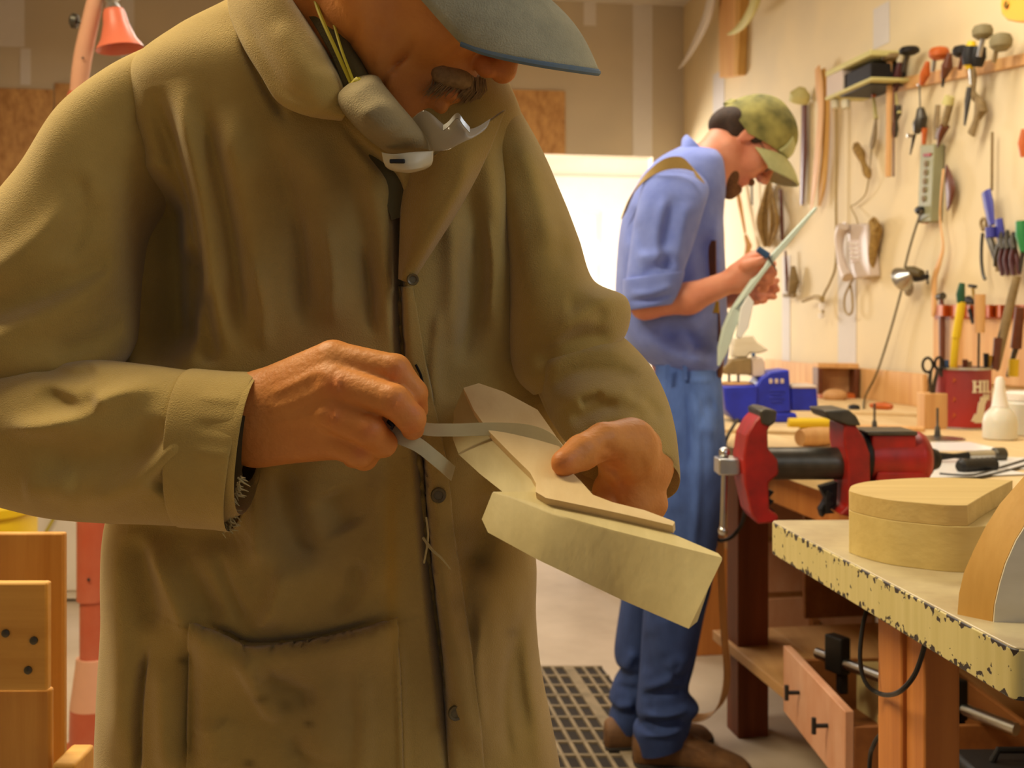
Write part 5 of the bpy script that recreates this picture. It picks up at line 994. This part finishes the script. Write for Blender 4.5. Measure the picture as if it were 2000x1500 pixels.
# tool holder block with scissors
hb=thing('tool_block','square wooden block holding scissors and pliers left of the red can','tool holder',bt(1828,838))
c=bt(1828,838); mb=MB(); mb.box(c+np.array([0,.03,.056]),(.075,.07,.112)); obj('block',mb,M['tanw'],hb,bevel=.003)
def dcv(u,v,dy=0): return P(u,v,c[1]+dy)
sc_=thing('scissors','black handled scissors standing in the square wooden block','scissors',c+(0,.02,.112)); 
mb=MB(); mb.tube([dcv(1812+10*math.cos(t),713+14*math.sin(t)) for t in np.linspace(0,2*math.pi,18)],.0045,n=8); obj('finger_ring',mb,M['iron'],sc_); mb=MB(); mb.tube([dcv(1834+8*math.cos(t),710+12*math.sin(t),.01) for t in np.linspace(0,2*math.pi,18)],.0045,n=8); obj('finger_ring',mb,M['iron'],sc_)
mb=MB(); mb.tube([dcv(1818,724),dcv(1816,745),dcv(1822,775,.02)],.006,n=8); mb.tube([dcv(1832,722),dcv(1826,745),dcv(1822,775,.02)],.006,n=8); obj('blades',mb,M['dsteel'],sc_)
for (u,m,lb) in ((1840,'dsteel','slim grey steel punch standing in the square wooden block'),(1848,'bluebox','blue handled file standing at the right edge of the wooden block')):
    p_=obj('hand_tool',MB().tube([dcv(u,703,.02),dcv(u,735,.02)],.009,n=8),M[m],None,label=lb,cat='tool'); obj('shaft',MB().tube([dcv(u,735,.02),dcv(u-1,778,.03)],.004,n=8),M['dsteel'],p_)
# red can
cc=bt(1900,840); cc=cc+np.array([0,.075,0]); cn=thing('paint_can','red and maroon round can with cream HI lettering full of tools','can',cc)
RC=.0865*cc[1]/3.75; HC_=.19
obj('can_body',MB().lathe([(RC,0),(RC,HC_)],cc,n=48),M['can'],cn); obj('can_rim',MB().lathe([(RC+.003,HC_-.004),(RC+.004,HC_+.002),(RC-.006,HC_+.004),(RC-.008,HC_-.02),(.001,HC_-.02)],cc,n=48,cap=False),M['metal'],cn); obj('can_rim',MB().lathe([(RC+.003,0.0),(RC+.003,.006),(RC,.008)],cc,n=48),M['metal'],cn)
def letter(strokes,ang,z,s,th=.006,m='letter',name='lettering',par=cn):
    """block strokes wrapped on the can: each stroke (x0,y0,x1,y1) in letter units"""
    mb=MB()
    for (x0,y0,x1,y1,w_) in strokes:
        n=6; up=abs(x1-x0)<abs(y1-y0)
        pts=[]
        for t in np.linspace(0,1,n):
            x=(x0+(x1-x0)*t)*s; y=(y0+(y1-y0)*t)*s; a=ang+x/RC; pts.append(cc+np.array([(RC+.0012)*math.sin(a),-(RC+.0012)*math.cos(a),z+y]))
        a=ang+(x0+x1)/2*s/RC; tang=np.array([math.cos(a),math.sin(a),0])
        mb.ribbon(pts,tang*w_*s if up else np.array([0,0,w_*s]),.0016)
    return obj(name,mb,M[m],par,smooth=0)
lh=[(0,0,0,1,.26),(.55,0,.55,1,.26),(0,.5,.55,.5,.2),(-.2,1,.2,1,.12),(-.2,0,.2,0,.12),(.35,1,.75,1,.12),(.35,0,.75,0,.12)]
li=[(0,0,0,1,.26),(-.2,1,.2,1,.12),(-.2,0,.2,0,.12)]; lL=[(0,0,0,1,.26),(-.2,1,.2,1,.12),(-.2,0,.55,0,.14)]
letter(lh,.02,.118,.034); letter(li,.42,.118,.034); letter(lL,.60,.118,.034)
lB=[(0,0,0,1,.3),(0,1,.5,1,.22),(0,.5,.5,.5,.2),(0,0,.5,0,.22),(.5,.05,.5,.95,.26)]; lR=[(0,0,0,1,.3),(0,1,.5,1,.22),(.5,.55,.5,.95,.26),(0,.5,.5,.5,.2),(.2,.45,.55,0,.26)]
letter(lB,.40,.092,.018); letter(lR,.60,.092,.018)
letter([(0,0,.15,.3,.5),(.15,.25,.25,.8,.34),(.3,.75,.33,1.0,.34),(-.1,-.02,.4,-.02,.1)],.10,.028,.075,name='printed_figure'); 
for (an,z) in ((-.75,.15),(-.75,.09),(-.75,.04)): letter([(0,0,.5,.3,.3),(.5,.3,.2,.7,.3)],an,z,.016,m='orangew',name='label_mark')
# tools standing in the can and rack
def stick(name,label,cat,pts,r,m,d,tip=None,tipm='dsteel',tipr=.004):
    o=obj(name,MB().tube([P(u,v,d) for u,v in pts],r,n=12),M[m],None,label=label,cat=cat)
    if tip: obj('shaft',MB().tube([P(u,v,d) for u,v in tip],tipr,n=8),M[tipm],o)
    return o
dk_=cc[1]
ych=stick('chisel','yellow and dark green handled chisel rising from the red can','chisel',[(1867,660),(1878,590)],[.014,.013],'yplast',dk_,[(1867,660),(1862,722)],'yplast',.012); obj('end_cap',MB().tube([P(1877,592,dk_),P(1876,575,dk_),P(1879,553,dk_)],[.012,.014,.009],n=12),M['dgreen'],ych)

stick('gouge','orange wood handled gouge standing behind the red can','gouge',[(1913,650),(1914,575)],[.016,.017],'tanw',dk_,[(1912,650),(1911,722)])
stick('flat_file','long grey steel file leaning right above the red can','file',[(1948,720),(1962,640),(1986,540)],[.008,.015,.013],'khakiw',dk_,[(1948,725),(1950,700)])
stick('rasp','brown handled rasp leaning behind the glue bottle','rasp',[(1950,660),(1944,722)],[.014,.012],'dbrown',dk_,[(1950,660),(1966,600)])
for i,(u,h) in enumerate(((1884,702),(1892,706),(1925,690),(1932,694))): stick('carving_gouge',['short dark gouge, leftmost low tool in the red can','short grey gouge second from left in the red can','bristly brown tool in the middle right of the red can','brass coloured tool at the right rim of the red can'][i],'gouge',[(u,h+30),(u+1,h)],[.006,.009],['dbrown','khakiw','iron','brass'][i],dk_,None)
# glue bottles
gb=bt(1953,858); gl=thing('glue_bottle','squeeze glue bottle with tall white nozzle in front of the red can','bottle',gb)
obj('bottle_body',MB().lathe([(.042,0),(.047,.004),(.047,.05),(.040,.075),(.024,.092),(.020,.096)],gb,n=32),M['glue'],gl); obj('nozzle',MB().lathe([(.024,.094),(.022,.10),(.015,.14),(.013,.168),(.009,.178),(.003,.180)],gb,n=24),M['white'],gl)
gb=bt(2012,852)+np.array([.0,.03,0]); gl=thing('plastic_jar','wide milky plastic jar right of the glue bottle','jar',gb)
obj('jar_body',MB().lathe([(.055,0),(.06,.005),(.06,.095),(.052,.105)],gb,n=32),M['glue'],gl); obj('jar_lid',MB().lathe([(.056,.104),(.056,.125),(.05,.13)],gb,n=32),M['white'],gl)
# white sheets imitating glare on the bench, blow gun, handle, cables
for i,(u,v,w_,h_,an,lb) in enumerate(((1810,873,.28,.20,.1,'glossy white sheet added as bench glare nearest the red can'),(1900,905,.34,.22,-.12,'glossy white sheet added as bench glare under the steel air gun'),(1830,925,.30,.14,.25,'white sheet added as glare at the bench edge right of the red vise'))):
    c_=bt(u,v)+np.array([.03,0,.001+.0012*i]); mb=MB(); mb.box(c_,(w_,h_,.001),np.array(Matrix.Rotation(an,3,'Z'))); obj('glare_sheet',mb,M['paper'],None,label=lb,cat='sheet',smooth=0)
ag=thing('air_gun','slim steel air gun with bulbous end lying right of the red vise','air gun',bt(1880,905)+(0,0,.004)); z_=np.array([0,0,.016])
g0,g1=bt(1822,905)+z_,bt(1958,900)+z_; f_=lambda t:g0+(g1-g0)*t
obj('barrel',MB().tube([f_(0),f_(.1),f_(.3),f_(.55)],[.009,.010,.006,.010],n=12),M['iron'],ag); obj('body',MB().tube([f_(.5),f_(.75),f_(.9)],[.010,.012,.011],n=12),M['metal'],ag); obj('end_knob',MB().lathe([(.012,0),(.017,.005),(.017,.03),(.012,.034)],f_(.86),g1-g0,n=18),M['dsteel'],ag)
g0=bt(1872,925)+z_; g1=bt(1945,920)+z_; gr=MB()
gr.tube([g0+(g1-g0)*t for t in np.linspace(0,1,15)],[.010 if i in(0,14) else (.017 if i%2 else .0145) for i in range(15)],n=14); obj('file_handle',gr,M['black'],None,label='ribbed black handle lying below the air gun',cat='handle')
for i,(pts,lb) in enumerate((([(1850,940),(1900,938),(1960,925),(2030,905)],'thin black cable lying at the right front of the bench'),([(1835,930),(1900,932),(1960,915),(2040,890)],'black cable just behind the front cable on the bench'))):
    cord('cable',[bt(u,v)+(0,0,.004) for u,v in pts],.0038,M['black'],lb)
cord('cable',[P(1458,975,2.75),P(1450,1020,2.85),P(1430,1048,2.9),P(1408,1056,2.95),P(1400,1050,2.97)],.005,M['black'],'black cable looping from under the red vise to the fir post')
cord('cable',[P(1440,820,3.3),P(1422,850,3.1),P(1416,870,3.08),P(1418,900,3.07)],.005,M['black'],'short black cable dangling off the bench corner by the red vise')
# ---------------------------------------------------------------- wall tools
def wtube(pts,r,off=.03,n=12,k=0,flat=1.0): return MB().tube([WP(u,v,off) for u,v in pts],r,n=n,k=k,flat=flat,up=NW if flat!=1.0 else None)
def wt(name,label,cat,pts,r,m,off=.03,k=0,n=12,flat=1.0,parts=(),group=None):
    o=obj(name,wtube(pts,r,off,n,k,flat),M[m],None,label=label,cat=cat,group=group)
    for (pn,pp,pr,pm,*x) in parts: obj(pn,wtube(pp,pr,x[0] if x else off,n,x[1] if len(x)>1 else 0,x[2] if len(x)>2 else 1.0),M[pm],o)
    mb=MB(); a=WP(*pts[0],off); return o
def wslab(name,poly,off,th,m,par=None,bev=.002,**kw):
    o_=[WP(u,v,off) for u,v in poly]; mb=MB(); mb.prism(o_,-NW*th); return obj(name,mb,M[m],par,bevel=bev,smooth=30,**kw)
# rail
rl=[(1728,158),(2030,98),(2030,120),(1728,182)]
wslab('tool_rail',rl,.018,.018,'tanw',label='tan wooden tool rail rising to the right along the wall',cat='rail')
nails=MB()
wt('bent_strip','pale tan bent wooden side strip, left one of the hanging pair','wood strip',[(1596,132),(1600,165),(1603,215),(1598,290),(1592,350),(1584,410)],[.028,.042,.034,.036,.032,.010],'tanw',.05,k=30,flat=.12)
wt('bent_strip','olive brown bent wooden side strips hanging left of the charger box','wood strip',[(1606,138),(1612,200),(1612,290),(1606,360),(1600,402)],[.03,.04,.032,.035,.012],'ochre',.03,k=30,flat=.3)
wt('shadow_strip','dark brown wooden strip hanging behind the second man\'s cap','wood strip',[(1571,205),(1570,300),(1566,400)],[.03,.034,.02],'dbrown',.02,flat=.3)  # dark strip standing in for a shadow on the wall
ch=thing('charger_box','grey and olive box with two round white plugs below, on the wall shelf','charger',WP(1655,200,.12))
def wbox(name,u0,v0,u1,v1,off0,off1,m,par,bev=.003):
    z0=WP(u0,v1,off1)[2]; z1=WP(u0,v0,off1)[2]; a=WP(u0,v0,off1); b=WP(u1,v0,off1); mb=MB(); q=[a,b,b+NW*(off0-off1),a+NW*(off0-off1)]; mb.hexa([np.array([p[0],p[1],z0]) for p in q]+[np.array([p[0],p[1],z1]) for p in q]); return obj(name,mb,M[m],par,bevel=bev,smooth=30)
wbox('case',1640,150,1700,190,.006,.16,'iron',ch); wbox('front_case',1614,150,1645,196,.01,.17,'phonep',ch); wbox('lid',1612,140,1700,150,.006,.175,'ivory',ch); wbox('base_lip',1611,190,1702,196,.006,.18,'ivory',ch)
for u in (1632,1652): obj('round_plug',MB().lathe([(.016,0),(.018,.003),(.018,.035),(.012,.038)],WP(u,195,.15),(0,0,-1),n=18),M['maskplastic'],ch)
wt('spatula','olive paddle spatula with orange turned handle hanging beside the charger box','spatula',[(1712,138),(1709,160),(1706,190)],[.010,.020,.008],'orangew',.04,parts=[('neck',[(1706,190),(1709,215),(1711,232)],[.006,.008,.010],'ivory'),('blade',[(1711,232),(1708,262),(1703,285),(1702,292)],[.010,.022,.020,.006],'khakiw',.04,12,.3),('tail',[(1702,292),(1699,330)],[.004,.002],'khakiw')])
def mallet(label,u,v,w_,h_,hm,tail,tm,off=.07,tr=.008,name='mallet',extra=()):
    c=WP(u,v,off); px=c[1]/F; r=w_/2*px; H=h_*px
    o=obj(name,MB().lathe([(r*.55,-H*.5),(r*.95,-H*.25),(r,H*.1),(r*.8,H*.4),(r*.3,H*.52)],c,(0,0,1),n=24),M[hm],None,label=label,cat='hammer'); obj('shaft',wtube(tail,tr,off,10),M[tm],o)
    for (pn,pp,pr,pm) in extra: obj(pn,wtube(pp,pr,off,12),M[pm],o)
    return o
mallet('tan flat headed mallet with long pale straight handle, leftmost mallet on the rail',1742,112,40,14,'khakiw',[(1738,118),(1737,230),(1735,345)],'tanw',tr=.013,extra=[('dark_edge',[(1746,170),(1745,345)],.004,'dbrown')])
mallet('dark flat headed hammer, second mallet from the left on the rail',1776,99,40,16,'iron',[(1772,106),(1764,140)],'dsteel')
mallet('brown and tan domed mallet, third from the left on the rail',1834,104,40,24,'orangew',[(1826,112),(1822,140)],'metal')
mallet('grey black domed mallet between the brown mallet and black screwdriver',1878,100,36,22,'iron',[(1880,108),(1874,136)],'dbrown')
mallet('large grey rubber mallet head, highest tool on the wall',1919,62,40,28,'rubberhead',[(1920,75),(1912,110)],'metal',off=.12,tr=.009)
mallet('khaki rubber mallet, rightmost of the rail mallets',1955,82,44,34,'rubberhead',[(1946,98),(1941,122)],'khakiw',off=.09)
wt('awl','wine red handled awl hanging on the rail','awl',[(1757,122),(1753,150),(1748,178)],[.010,.018,.012],'purple',.05,parts=[('ferrule',[(1758,108),(1757,122)],[.016,.012],'maskplastic'),('shaft',[(1748,178),(1752,205),(1756,222)],[.004,.006,.010],'ivory'),('bit',[(1755,205),(1753,222),(1749,235),(1748,252),(1746,268)],[.012,.017,.010,.016,.013],'dsteel')])
wt('screwdriver','orange turned handled screwdriver hanging on the rail','screwdriver',[(1812,120),(1807,145),(1800,165)],[.008,.020,.010],'orangew',.06,parts=[('ferrule',[(1796,164),(1795,168)],[.010,.008],'metal'),('shaft',[(1796,168),(1797,210)],.003,'dsteel')])
wt('hand_drill','small dark geared hand drill hanging below the orange screwdriver','drill',[(1798,212),(1800,230),(1796,245),(1790,258)],[.014,.024,.028,.014],'dsteel',.05,parts=[('crank_knob',[(1777,262),(1776,268)],[.013,.010],'metal',.08),('bit',[(1786,262),(1778,302)],[.008,.003],'dsteel'),('handle',[(1806,250),(1804,282)],[.012,.008],'orangew',.04)])
wt('screwdriver','dark brown turned handled screwdriver hanging between two mallets','screwdriver',[(1855,104),(1850,130),(1843,152)],[.008,.022,.010],'dbrown',.06,parts=[('shaft',[(1843,152),(1841,170)],[.007,.004],'iron')])
wt('scraper','grey bladed scraper hanging left of the wrench cluster','scraper',[(1832,205),(1829,240),(1828,272)],[.018,.022,.016],'khakiw',.04,flat=.25,parts=[('blade',[(1834,250),(1830,270)],[.008,.006],'metal',.05)])
wt('brush','brown bladed brush with pale ferrule hanging right of the grey scraper','brush',[(1855,188),(1851,204)],[.018,.022],'ivory',.05,parts=[('handle',[(1855,205),(1848,235),(1843,250)],[.014,.012,.010],'khakiw'),('head',[(1846,246),(1838,262),(1831,288)],[.018,.014,.003],'dbrown')])
wt('screwdriver','thick black and yellow gripped screwdriver hanging on the rail','screwdriver',[(1896,90),(1894,110),(1893,127)],[.024,.027,.022],'black',.10,parts=[('yellow_cap',[(1898,80),(1897,90)],[.012,.018],'yplast',.10),('yellow_collar',[(1893,127),(1894,135)],[.018,.010],'yplast',.10),('shaft',[(1894,135),(1896,165)],[.006,.005],'metal',.10)])
wt('black_grip','wide black rubber grip behind the black and yellow screwdriver','grip',[(1911,92),(1909,112),(1906,130)],[.026,.030,.022],'black',.08)
wt('wrench','grey brown open wrench, largest in the hanging cluster','wrench',[(1906,190),(1912,205),(1906,235),(1897,262)],[.014,.024,.016,.022],'khakiw',.05,flat=.45,k=16,parts=[('jaw',[(1916,200),(1918,215),(1910,232)],[.016,.020,.010],'khakiw',.045)])
wt('wrench','slim steel wrench, left one in the hanging cluster','wrench',[(1893,170),(1890,195),(1888,215),(1884,245)],[.012,.016,.012,.006],'dsteel',.06,flat=.5,k=12)
wt('wrench','bent dark steel wrench hanging above the other wrenches','wrench',[(1898,120),(1903,150),(1900,180),(1906,192)],[.010,.012,.014,.016],'khakiw',.05,k=14,flat=.6)
wt('twine_bundle','small tied bundle of olive twine hanging below the charger box','twine',[(1672,288),(1680,300),(1686,318),(1694,338),(1698,348)],[.018,.022,.012,.018,.006],'rope',.04,k=20,parts=[('loop',[(1672,288),(1668,282),(1676,280),(1682,292)],[.005]*4,'rope',.04,12)])
# power strip
ps_=thing('power_strip','grey green power strip with red switch hanging vertically on the wall','power strip',WP(1806,430,.05))
wslab('strip_case',[(1797,284),(1824,281),(1818,432),(1791,436)],.05,.045,'strip',ps_,.004)
wslab('switch',[(1803,300),(1817,299),(1816,305),(1802,306)],.056,.008,'red',ps_,.001)
for i in range(5):
    v=320+i*17; mb=MB(); c=WP(1809-i*1.2,v,.052); mb.lathe([(.011,0),(.013,.001),(.013,.003)],c,NW,n=14); o=obj('outlet',mb,M['khakiw'],ps_); obj('socket_slot',MB().box(c+NW*.003,(.003,.003,.008)),M['black'],o)
o=obj('plug',MB().lathe([(.016,0),(.016,.02),(.008,.03)],WP(1802,411,.05),NW,n=14),M['black'],ps_); obj('hanging_tag',wtube([(1806,425),(1805,436)],[.018,.016],.03,12),M['orangew'],ps_)
cord('cable',[WP(1800,412,.08),WP(1790,440,.05),WP(1778,480,.045),WP(1768,520,.05),WP(1762,560,.05),WP(1752,600,.045),WP(1735,660,.045),WP(1712,730,.06),WP(1690,775,.10),G(1686,806,ZB+.006)],.0045,M['cord'],'olive cord running from the power strip past the clip lamp to the bench',k=60)
# clip lamp
cl_=thing('clip_lamp','small steel clip lamp clamped on the wall cord','lamp',WP(1775,560,.08))
c=WP(1768,545,.10); obj('reflector',MB().lathe([(.050,0),(.048,.006),(.036,.03),(.020,.045),(.012,.06)],c+NW*.0+DW*.03,(DW*-.9+NW*-.25+np.array([0,0,.35])),n=28,cap=False),M['metal'],cl_)
obj('bulb',MB().ball(c+DW*.028,.022),M['paper'],cl_)
obj('clip_body',wtube([(1770,528),(1785,530),(1800,534)],[.016,.02,.014],.08,12),M['cord'],cl_); obj('clamp_jaw',wtube([(1788,545),(1800,543),(1811,540)],[.012,.012,.01],.07,10),M['iron'],cl_); obj('clamp_bolt',wtube([(1811,528),(1812,555)],.004,.07,8),M['iron'],cl_); obj('backing_disc',MB().lathe([(.034,0),(.034,.006)],WP(1776,562,.03),NW,n=22),M['khakiw'],cl_)
# telephone
ph=thing('wall_telephone','beige wall telephone with keypad, handset at its left side','telephone',WP(1670,540,.06))
wslab('phone_base',[(1652,438),(1692,436),(1700,540),(1664,545)],.05,.048,'phonep',ph,.008)
wslab('keypad',[(1658,470),(1676,468),(1678,510),(1661,514)],.053,.005,'keyp',ph,.001)
for r in range(4):
    for k in range(3):
        c=WP(1661+k*6+r*.7,476+r*9,.056); obj('key',MB().box(c,(.012,.012,.008),np.column_stack([DW,-NW,(0,0,1)])),M['white'],ph)
obj('handset',wtube([(1646,442),(1640,462),(1640,490),(1646,520),(1656,542)],[.026,.022,.016,.020,.026],.085,14,30),M['phonep'],ph)
obj('ear_piece',MB().lathe([(.028,0),(.026,.012)],WP(1648,446,.07),-NW,n=18),M['phonep'],ph)
cord('cord',[WP(1666,545,.05),WP(1658,560,.04),WP(1650,580,.04),WP(1650,604,.04),WP(1658,615,.04),WP(1665,604,.04),WP(1664,575,.04),WP(1660,552,.04)],.005,M['cordtan'],'phone cord hanging in a narrow loop below the telephone')
cord('cord',[WP(1702,330,.03),WP(1697,350,.03),WP(1690,380,.02),WP(1672,398,.02),WP(1662,404,.02),WP(1672,425,.03),WP(1676,440,.03)],.003,M['cordtan'],'thin tan wire wandering down the wall to the telephone')
cord('cord',[WP(1634,200,.03),WP(1634,300,.03),WP(1633,400,.03),WP(1633,510,.03),WP(1622,550,.03),WP(1608,580,.03),WP(1608,618,.035)],.006,M['cordtan'],'long tan extension cord hanging straight left of the telephone')
wt('plug_end','three way tan plug hanging at the end of the extension cord','plug',[(1568,588),(1590,580),(1606,584)],[.008,.010,.014],'cordtan',.05,k=10,parts=[('white_plug',[(1606,592),(1606,605)],[.016,.014],'white'),('white_plug',[(1604,612),(1604,622)],[.014,.012],'white')])
wt('wire_coil','brown and olive coil of wire hanging right of the telephone','coil',[(1705,432),(1711,450),(1708,470),(1704,500),(1703,525)],[.02,.026,.022,.018,.01],'rope',.035,k=20,parts=[('loose_loop',[(1700,440),(1706,425),(1714,436),(1708,452),(1702,446)],[.005]*5,'rope',.05,20)])
wt('trowel','dark brown leaf shaped trowel hanging right of the power strip','trowel',[(1848,322),(1852,345),(1856,370),(1853,400),(1850,412)],[.006,.024,.032,.016,.004],'dbrown',.03,k=24,flat=.25)
wt('orange_strap','long thin orange wood strip snaking down to the tool rack','wood strip',[(1843,330),(1838,380),(1836,430),(1842,480),(1834,515),(1825,545),(1824,600),(1822,618)],[.008,.006,.006,.008,.014,.016,.016,.010],'tanw',.04,k=40,flat=.4)
wt('thin_rod','thin grey rod hanging upright right of the wrench cluster','rod',[(1938,258),(1937,372)],.005,'khakiw',.03)
wt('spatula','dark blue flat gripped spatula above the pliers','spatula',[(1926,374),(1931,400),(1937,440)],[.026,.028,.018],'plier',.05,flat=.35,parts=[('blue_clip',[(1935,444),(1936,464)],[.018,.018],'plier',.08)])
wt('snips','blue handled tin snips hanging at the wall, second blue tool','snips',[(1951,428),(1953,450),(1955,474)],[.018,.022,.014],'plier',.06,flat=.5,parts=[('jaw',[(1955,474),(1946,500),(1942,520)],[.012,.010,.004],'dsteel')])
wt('scissors','steel scissors with looped handles hanging left of the blue tools','scissors',[(1920,450),(1916,436),(1920,427),(1926,432),(1926,446),(1932,468),(1944,500),(1948,530)],[.006]*8,'khakiw',.05,k=40,parts=[('blade',[(1930,460),(1944,495),(1948,528)],[.012,.014,.004],'dsteel',.045)])
wt('caliper','curved steel caliper hanging at the left of the pliers','caliper',[(1919,455),(1917,480),(1917,510),(1920,535),(1924,546)],.006,'dsteel',.04,k=20)
for i,(u,lb) in enumerate(((1956,'wine red pliers, leftmost of the hanging pliers'),(1966,'wine red pliers, middle of the hanging pliers'),(1978,'dark red pliers, right one of the hanging pliers'))):
    o=wt('pliers',lb,'pliers',[(u+2,445+i*4),(u,470),(u+3,486)],[.006,.012,.010],'dsteel',.06,k=10,group='pliers hanging on the wall',parts=[('handle',[(u+2,486),(u-2,510),(u+2,538)],[.008,.009,.007],'purple',.06,10),('handle',[(u+4,486),(u+9,510),(u+12,536)],[.008,.009,.007],'purple',.05,10)])
wt('putty_knife','bright green handled knife at the right frame edge','knife',[(1996,432),(1997,460),(2000,492)],[.020,.022,.012],'green',.06,parts=[('blade',[(1998,492),(1992,530)],[.012,.01],'dsteel',.05,0,.3)])
wt('knife','orange handled knife hanging at the right frame edge','knife',[(2001,252),(1999,280),(2000,306)],[.010,.018,.012],'orangew',.05)
# upper left of the wall
wslab('hanging_board','x' and [(1403,-30),(1437,-30),(1434,148),(1405,152)],.05,.045,'tanw',label='pinkish tan board hanging high on the wall near the corner',cat='board')
wslab('edge_strip',[(1437,-30),(1447,-30),(1441,146),(1434,148)],.052,.05,'ochre',label='narrow orange strip along the right side of the high tan board',cat='wood strip')
wt('carved_horn','olive yellow curved pointed horn in front of the high tan board','horn',[(1484,-40),(1474,5),(1456,40),(1436,60),(1420,67)],[.045,.042,.032,.018,.004],'ivory',.14,k=30,flat=.5)
wt('carved_horn','long pale pointed horn hanging in the room corner','horn',[(1400,-60),(1385,20),(1362,75),(1340,115),(1326,134)],[.05,.05,.038,.02,.005],'mud',.10,k=30,flat=.5)
wt('lamp_hood','small khaki hood above the dark shadow strip behind the cap','hood',[(1566,172),(1563,184),(1560,198)],[.02,.05,.05],'ivory',.06)
# fibre hank: strands
fh=MB(); rg=np.random.RandomState(5)
for i in range(34):
    a=rg.uniform(-1,1); b=rg.uniform(-1,1); pts=[WP(1503+3*a,352,.05+.01*b),WP(1500+10*a,385,.05+.03*b),WP(1500+22*a,430,.06+.04*b),WP(1499+15*a,462,.05+.03*b),WP(1498+6*a,482,.05+.02*b)]; fh.tube(pts,.0045,n=5,k=14)
obj('fibre_hank',fh,M['rope'],None,label='thick hank of raw brown fibre hanging beyond the second man\'s hands',cat='fibre',kind='stuff')
wt('brown_rod','dark brown rod hanging right of the fibre hank','rod',[(1525,370),(1528,470)],.010,'dbrown',.03)
wt('stick','tan tapered stick hanging left of the fibre hank','stick',[(1438,360),(1445,400),(1455,455)],[.010,.014,.008],'tanw',.04)
wt('stick','pale short brush hanging at the end of the tapered stick','brush',[(1456,460),(1462,480),(1458,500)],[.010,.02,.016],'tanw',.04)
wt('thin_rod','thin dark rod hanging between the tapered stick and the fibre hank','rod',[(1468,350),(1469,400)],.006,'dsteel',.03)
wt('hand_brush','khaki dust brush with dark handle hanging below the fibre hank','brush',[(1534,490),(1536,530),(1537,570)],[.006,.010,.008],'dbrown',.04,parts=[('bristle_block',[(1549,520),(1550,550),(1546,576)],[.012,.028,.022],'khakiw',.04),('foot',[(1532,577),(1552,577)],[.010,.012],'khakiw',.04)])
# lower rack with leather loops
wslab('tool_rack_board',[(1822,612),(2060,612),(2060,760),(1822,742)],.02,.018,'tanw',label='plywood backing board behind the red can',cat='board')
rk=thing('loop_rack','orange brown leather loop rack holding tools above the red can','rack',WP(1900,622,.05))
for (u0,u1) in ((1826,1854),(1857,1879),(1884,1903),(1921,1942),(1945,1962),(1966,1984),(1988,2010)):
    um=(u0+u1)/2; a=WP(u0,596,.02); b=WP(um,596,.06); c=WP(u1,596,.02); mb=MB(); mb.ribbon([a-(0,0,.02),b-(0,0,.02),c-(0,0,.02)],(0,0,.042),.004,k=14); obj('leather_loop',mb,M['orangew'],rk)
wslab('backing_strip',[(1826,598),(2020,596),(2020,622),(1826,624)],.022,.006,'orangew',rk,.001)
wt('saw','dark brown wooden shafted tool hanging in the first loop of the rack','saw',[(1838,582),(1840,640),(1840,715)],[.014,.020,.016],'dbrown',.045,flat=.5,parts=[('steel_cap',[(1832,580),(1842,578)],[.012,.014],'dsteel')])
wt('clamp','small black clamp gripping the loop rack','clamp',[(1880,590),(1892,586),(1904,590)],[.012,.016,.010],'black',.08,parts=[('screw',[(1900,562),(1902,586)],[.005,.005],'brass',.08),('wing_nut',[(1893,558),(1906,560)],[.006,.006],'iron',.08),('spindle',[(1894,604),(1900,632)],[.008,.005],'iron',.07)])
wt('chisel','brown wooden handled chisel standing at the right frame edge behind the rack','chisel',[(1992,600),(1984,680)],[.014,.018],'dbrown',.09,parts=[('blade',[(1984,680),(1968,735)],[.010,.006],'dsteel',.09)])
wt('marker','yellow capped marker standing behind the glue bottle','marker',[(1980,702),(1979,735)],[.016,.016],'yplast',.15)
# orange board, top right
ob_=wslab('orange_board',[(1960,-60),(2060,-60),(2060,44),(1985,44),(1966,40),(1955,28),(1953,10)],.30,.03,'orangep',label='bright orange rounded board corner at the top right with a screw',cat='board',bev=.006)
obj('screw_head',MB().lathe([(.010,0),(.012,.002),(.008,.004)],WP(1966,9,.302),NW,n=14),M['brass'],ob_)
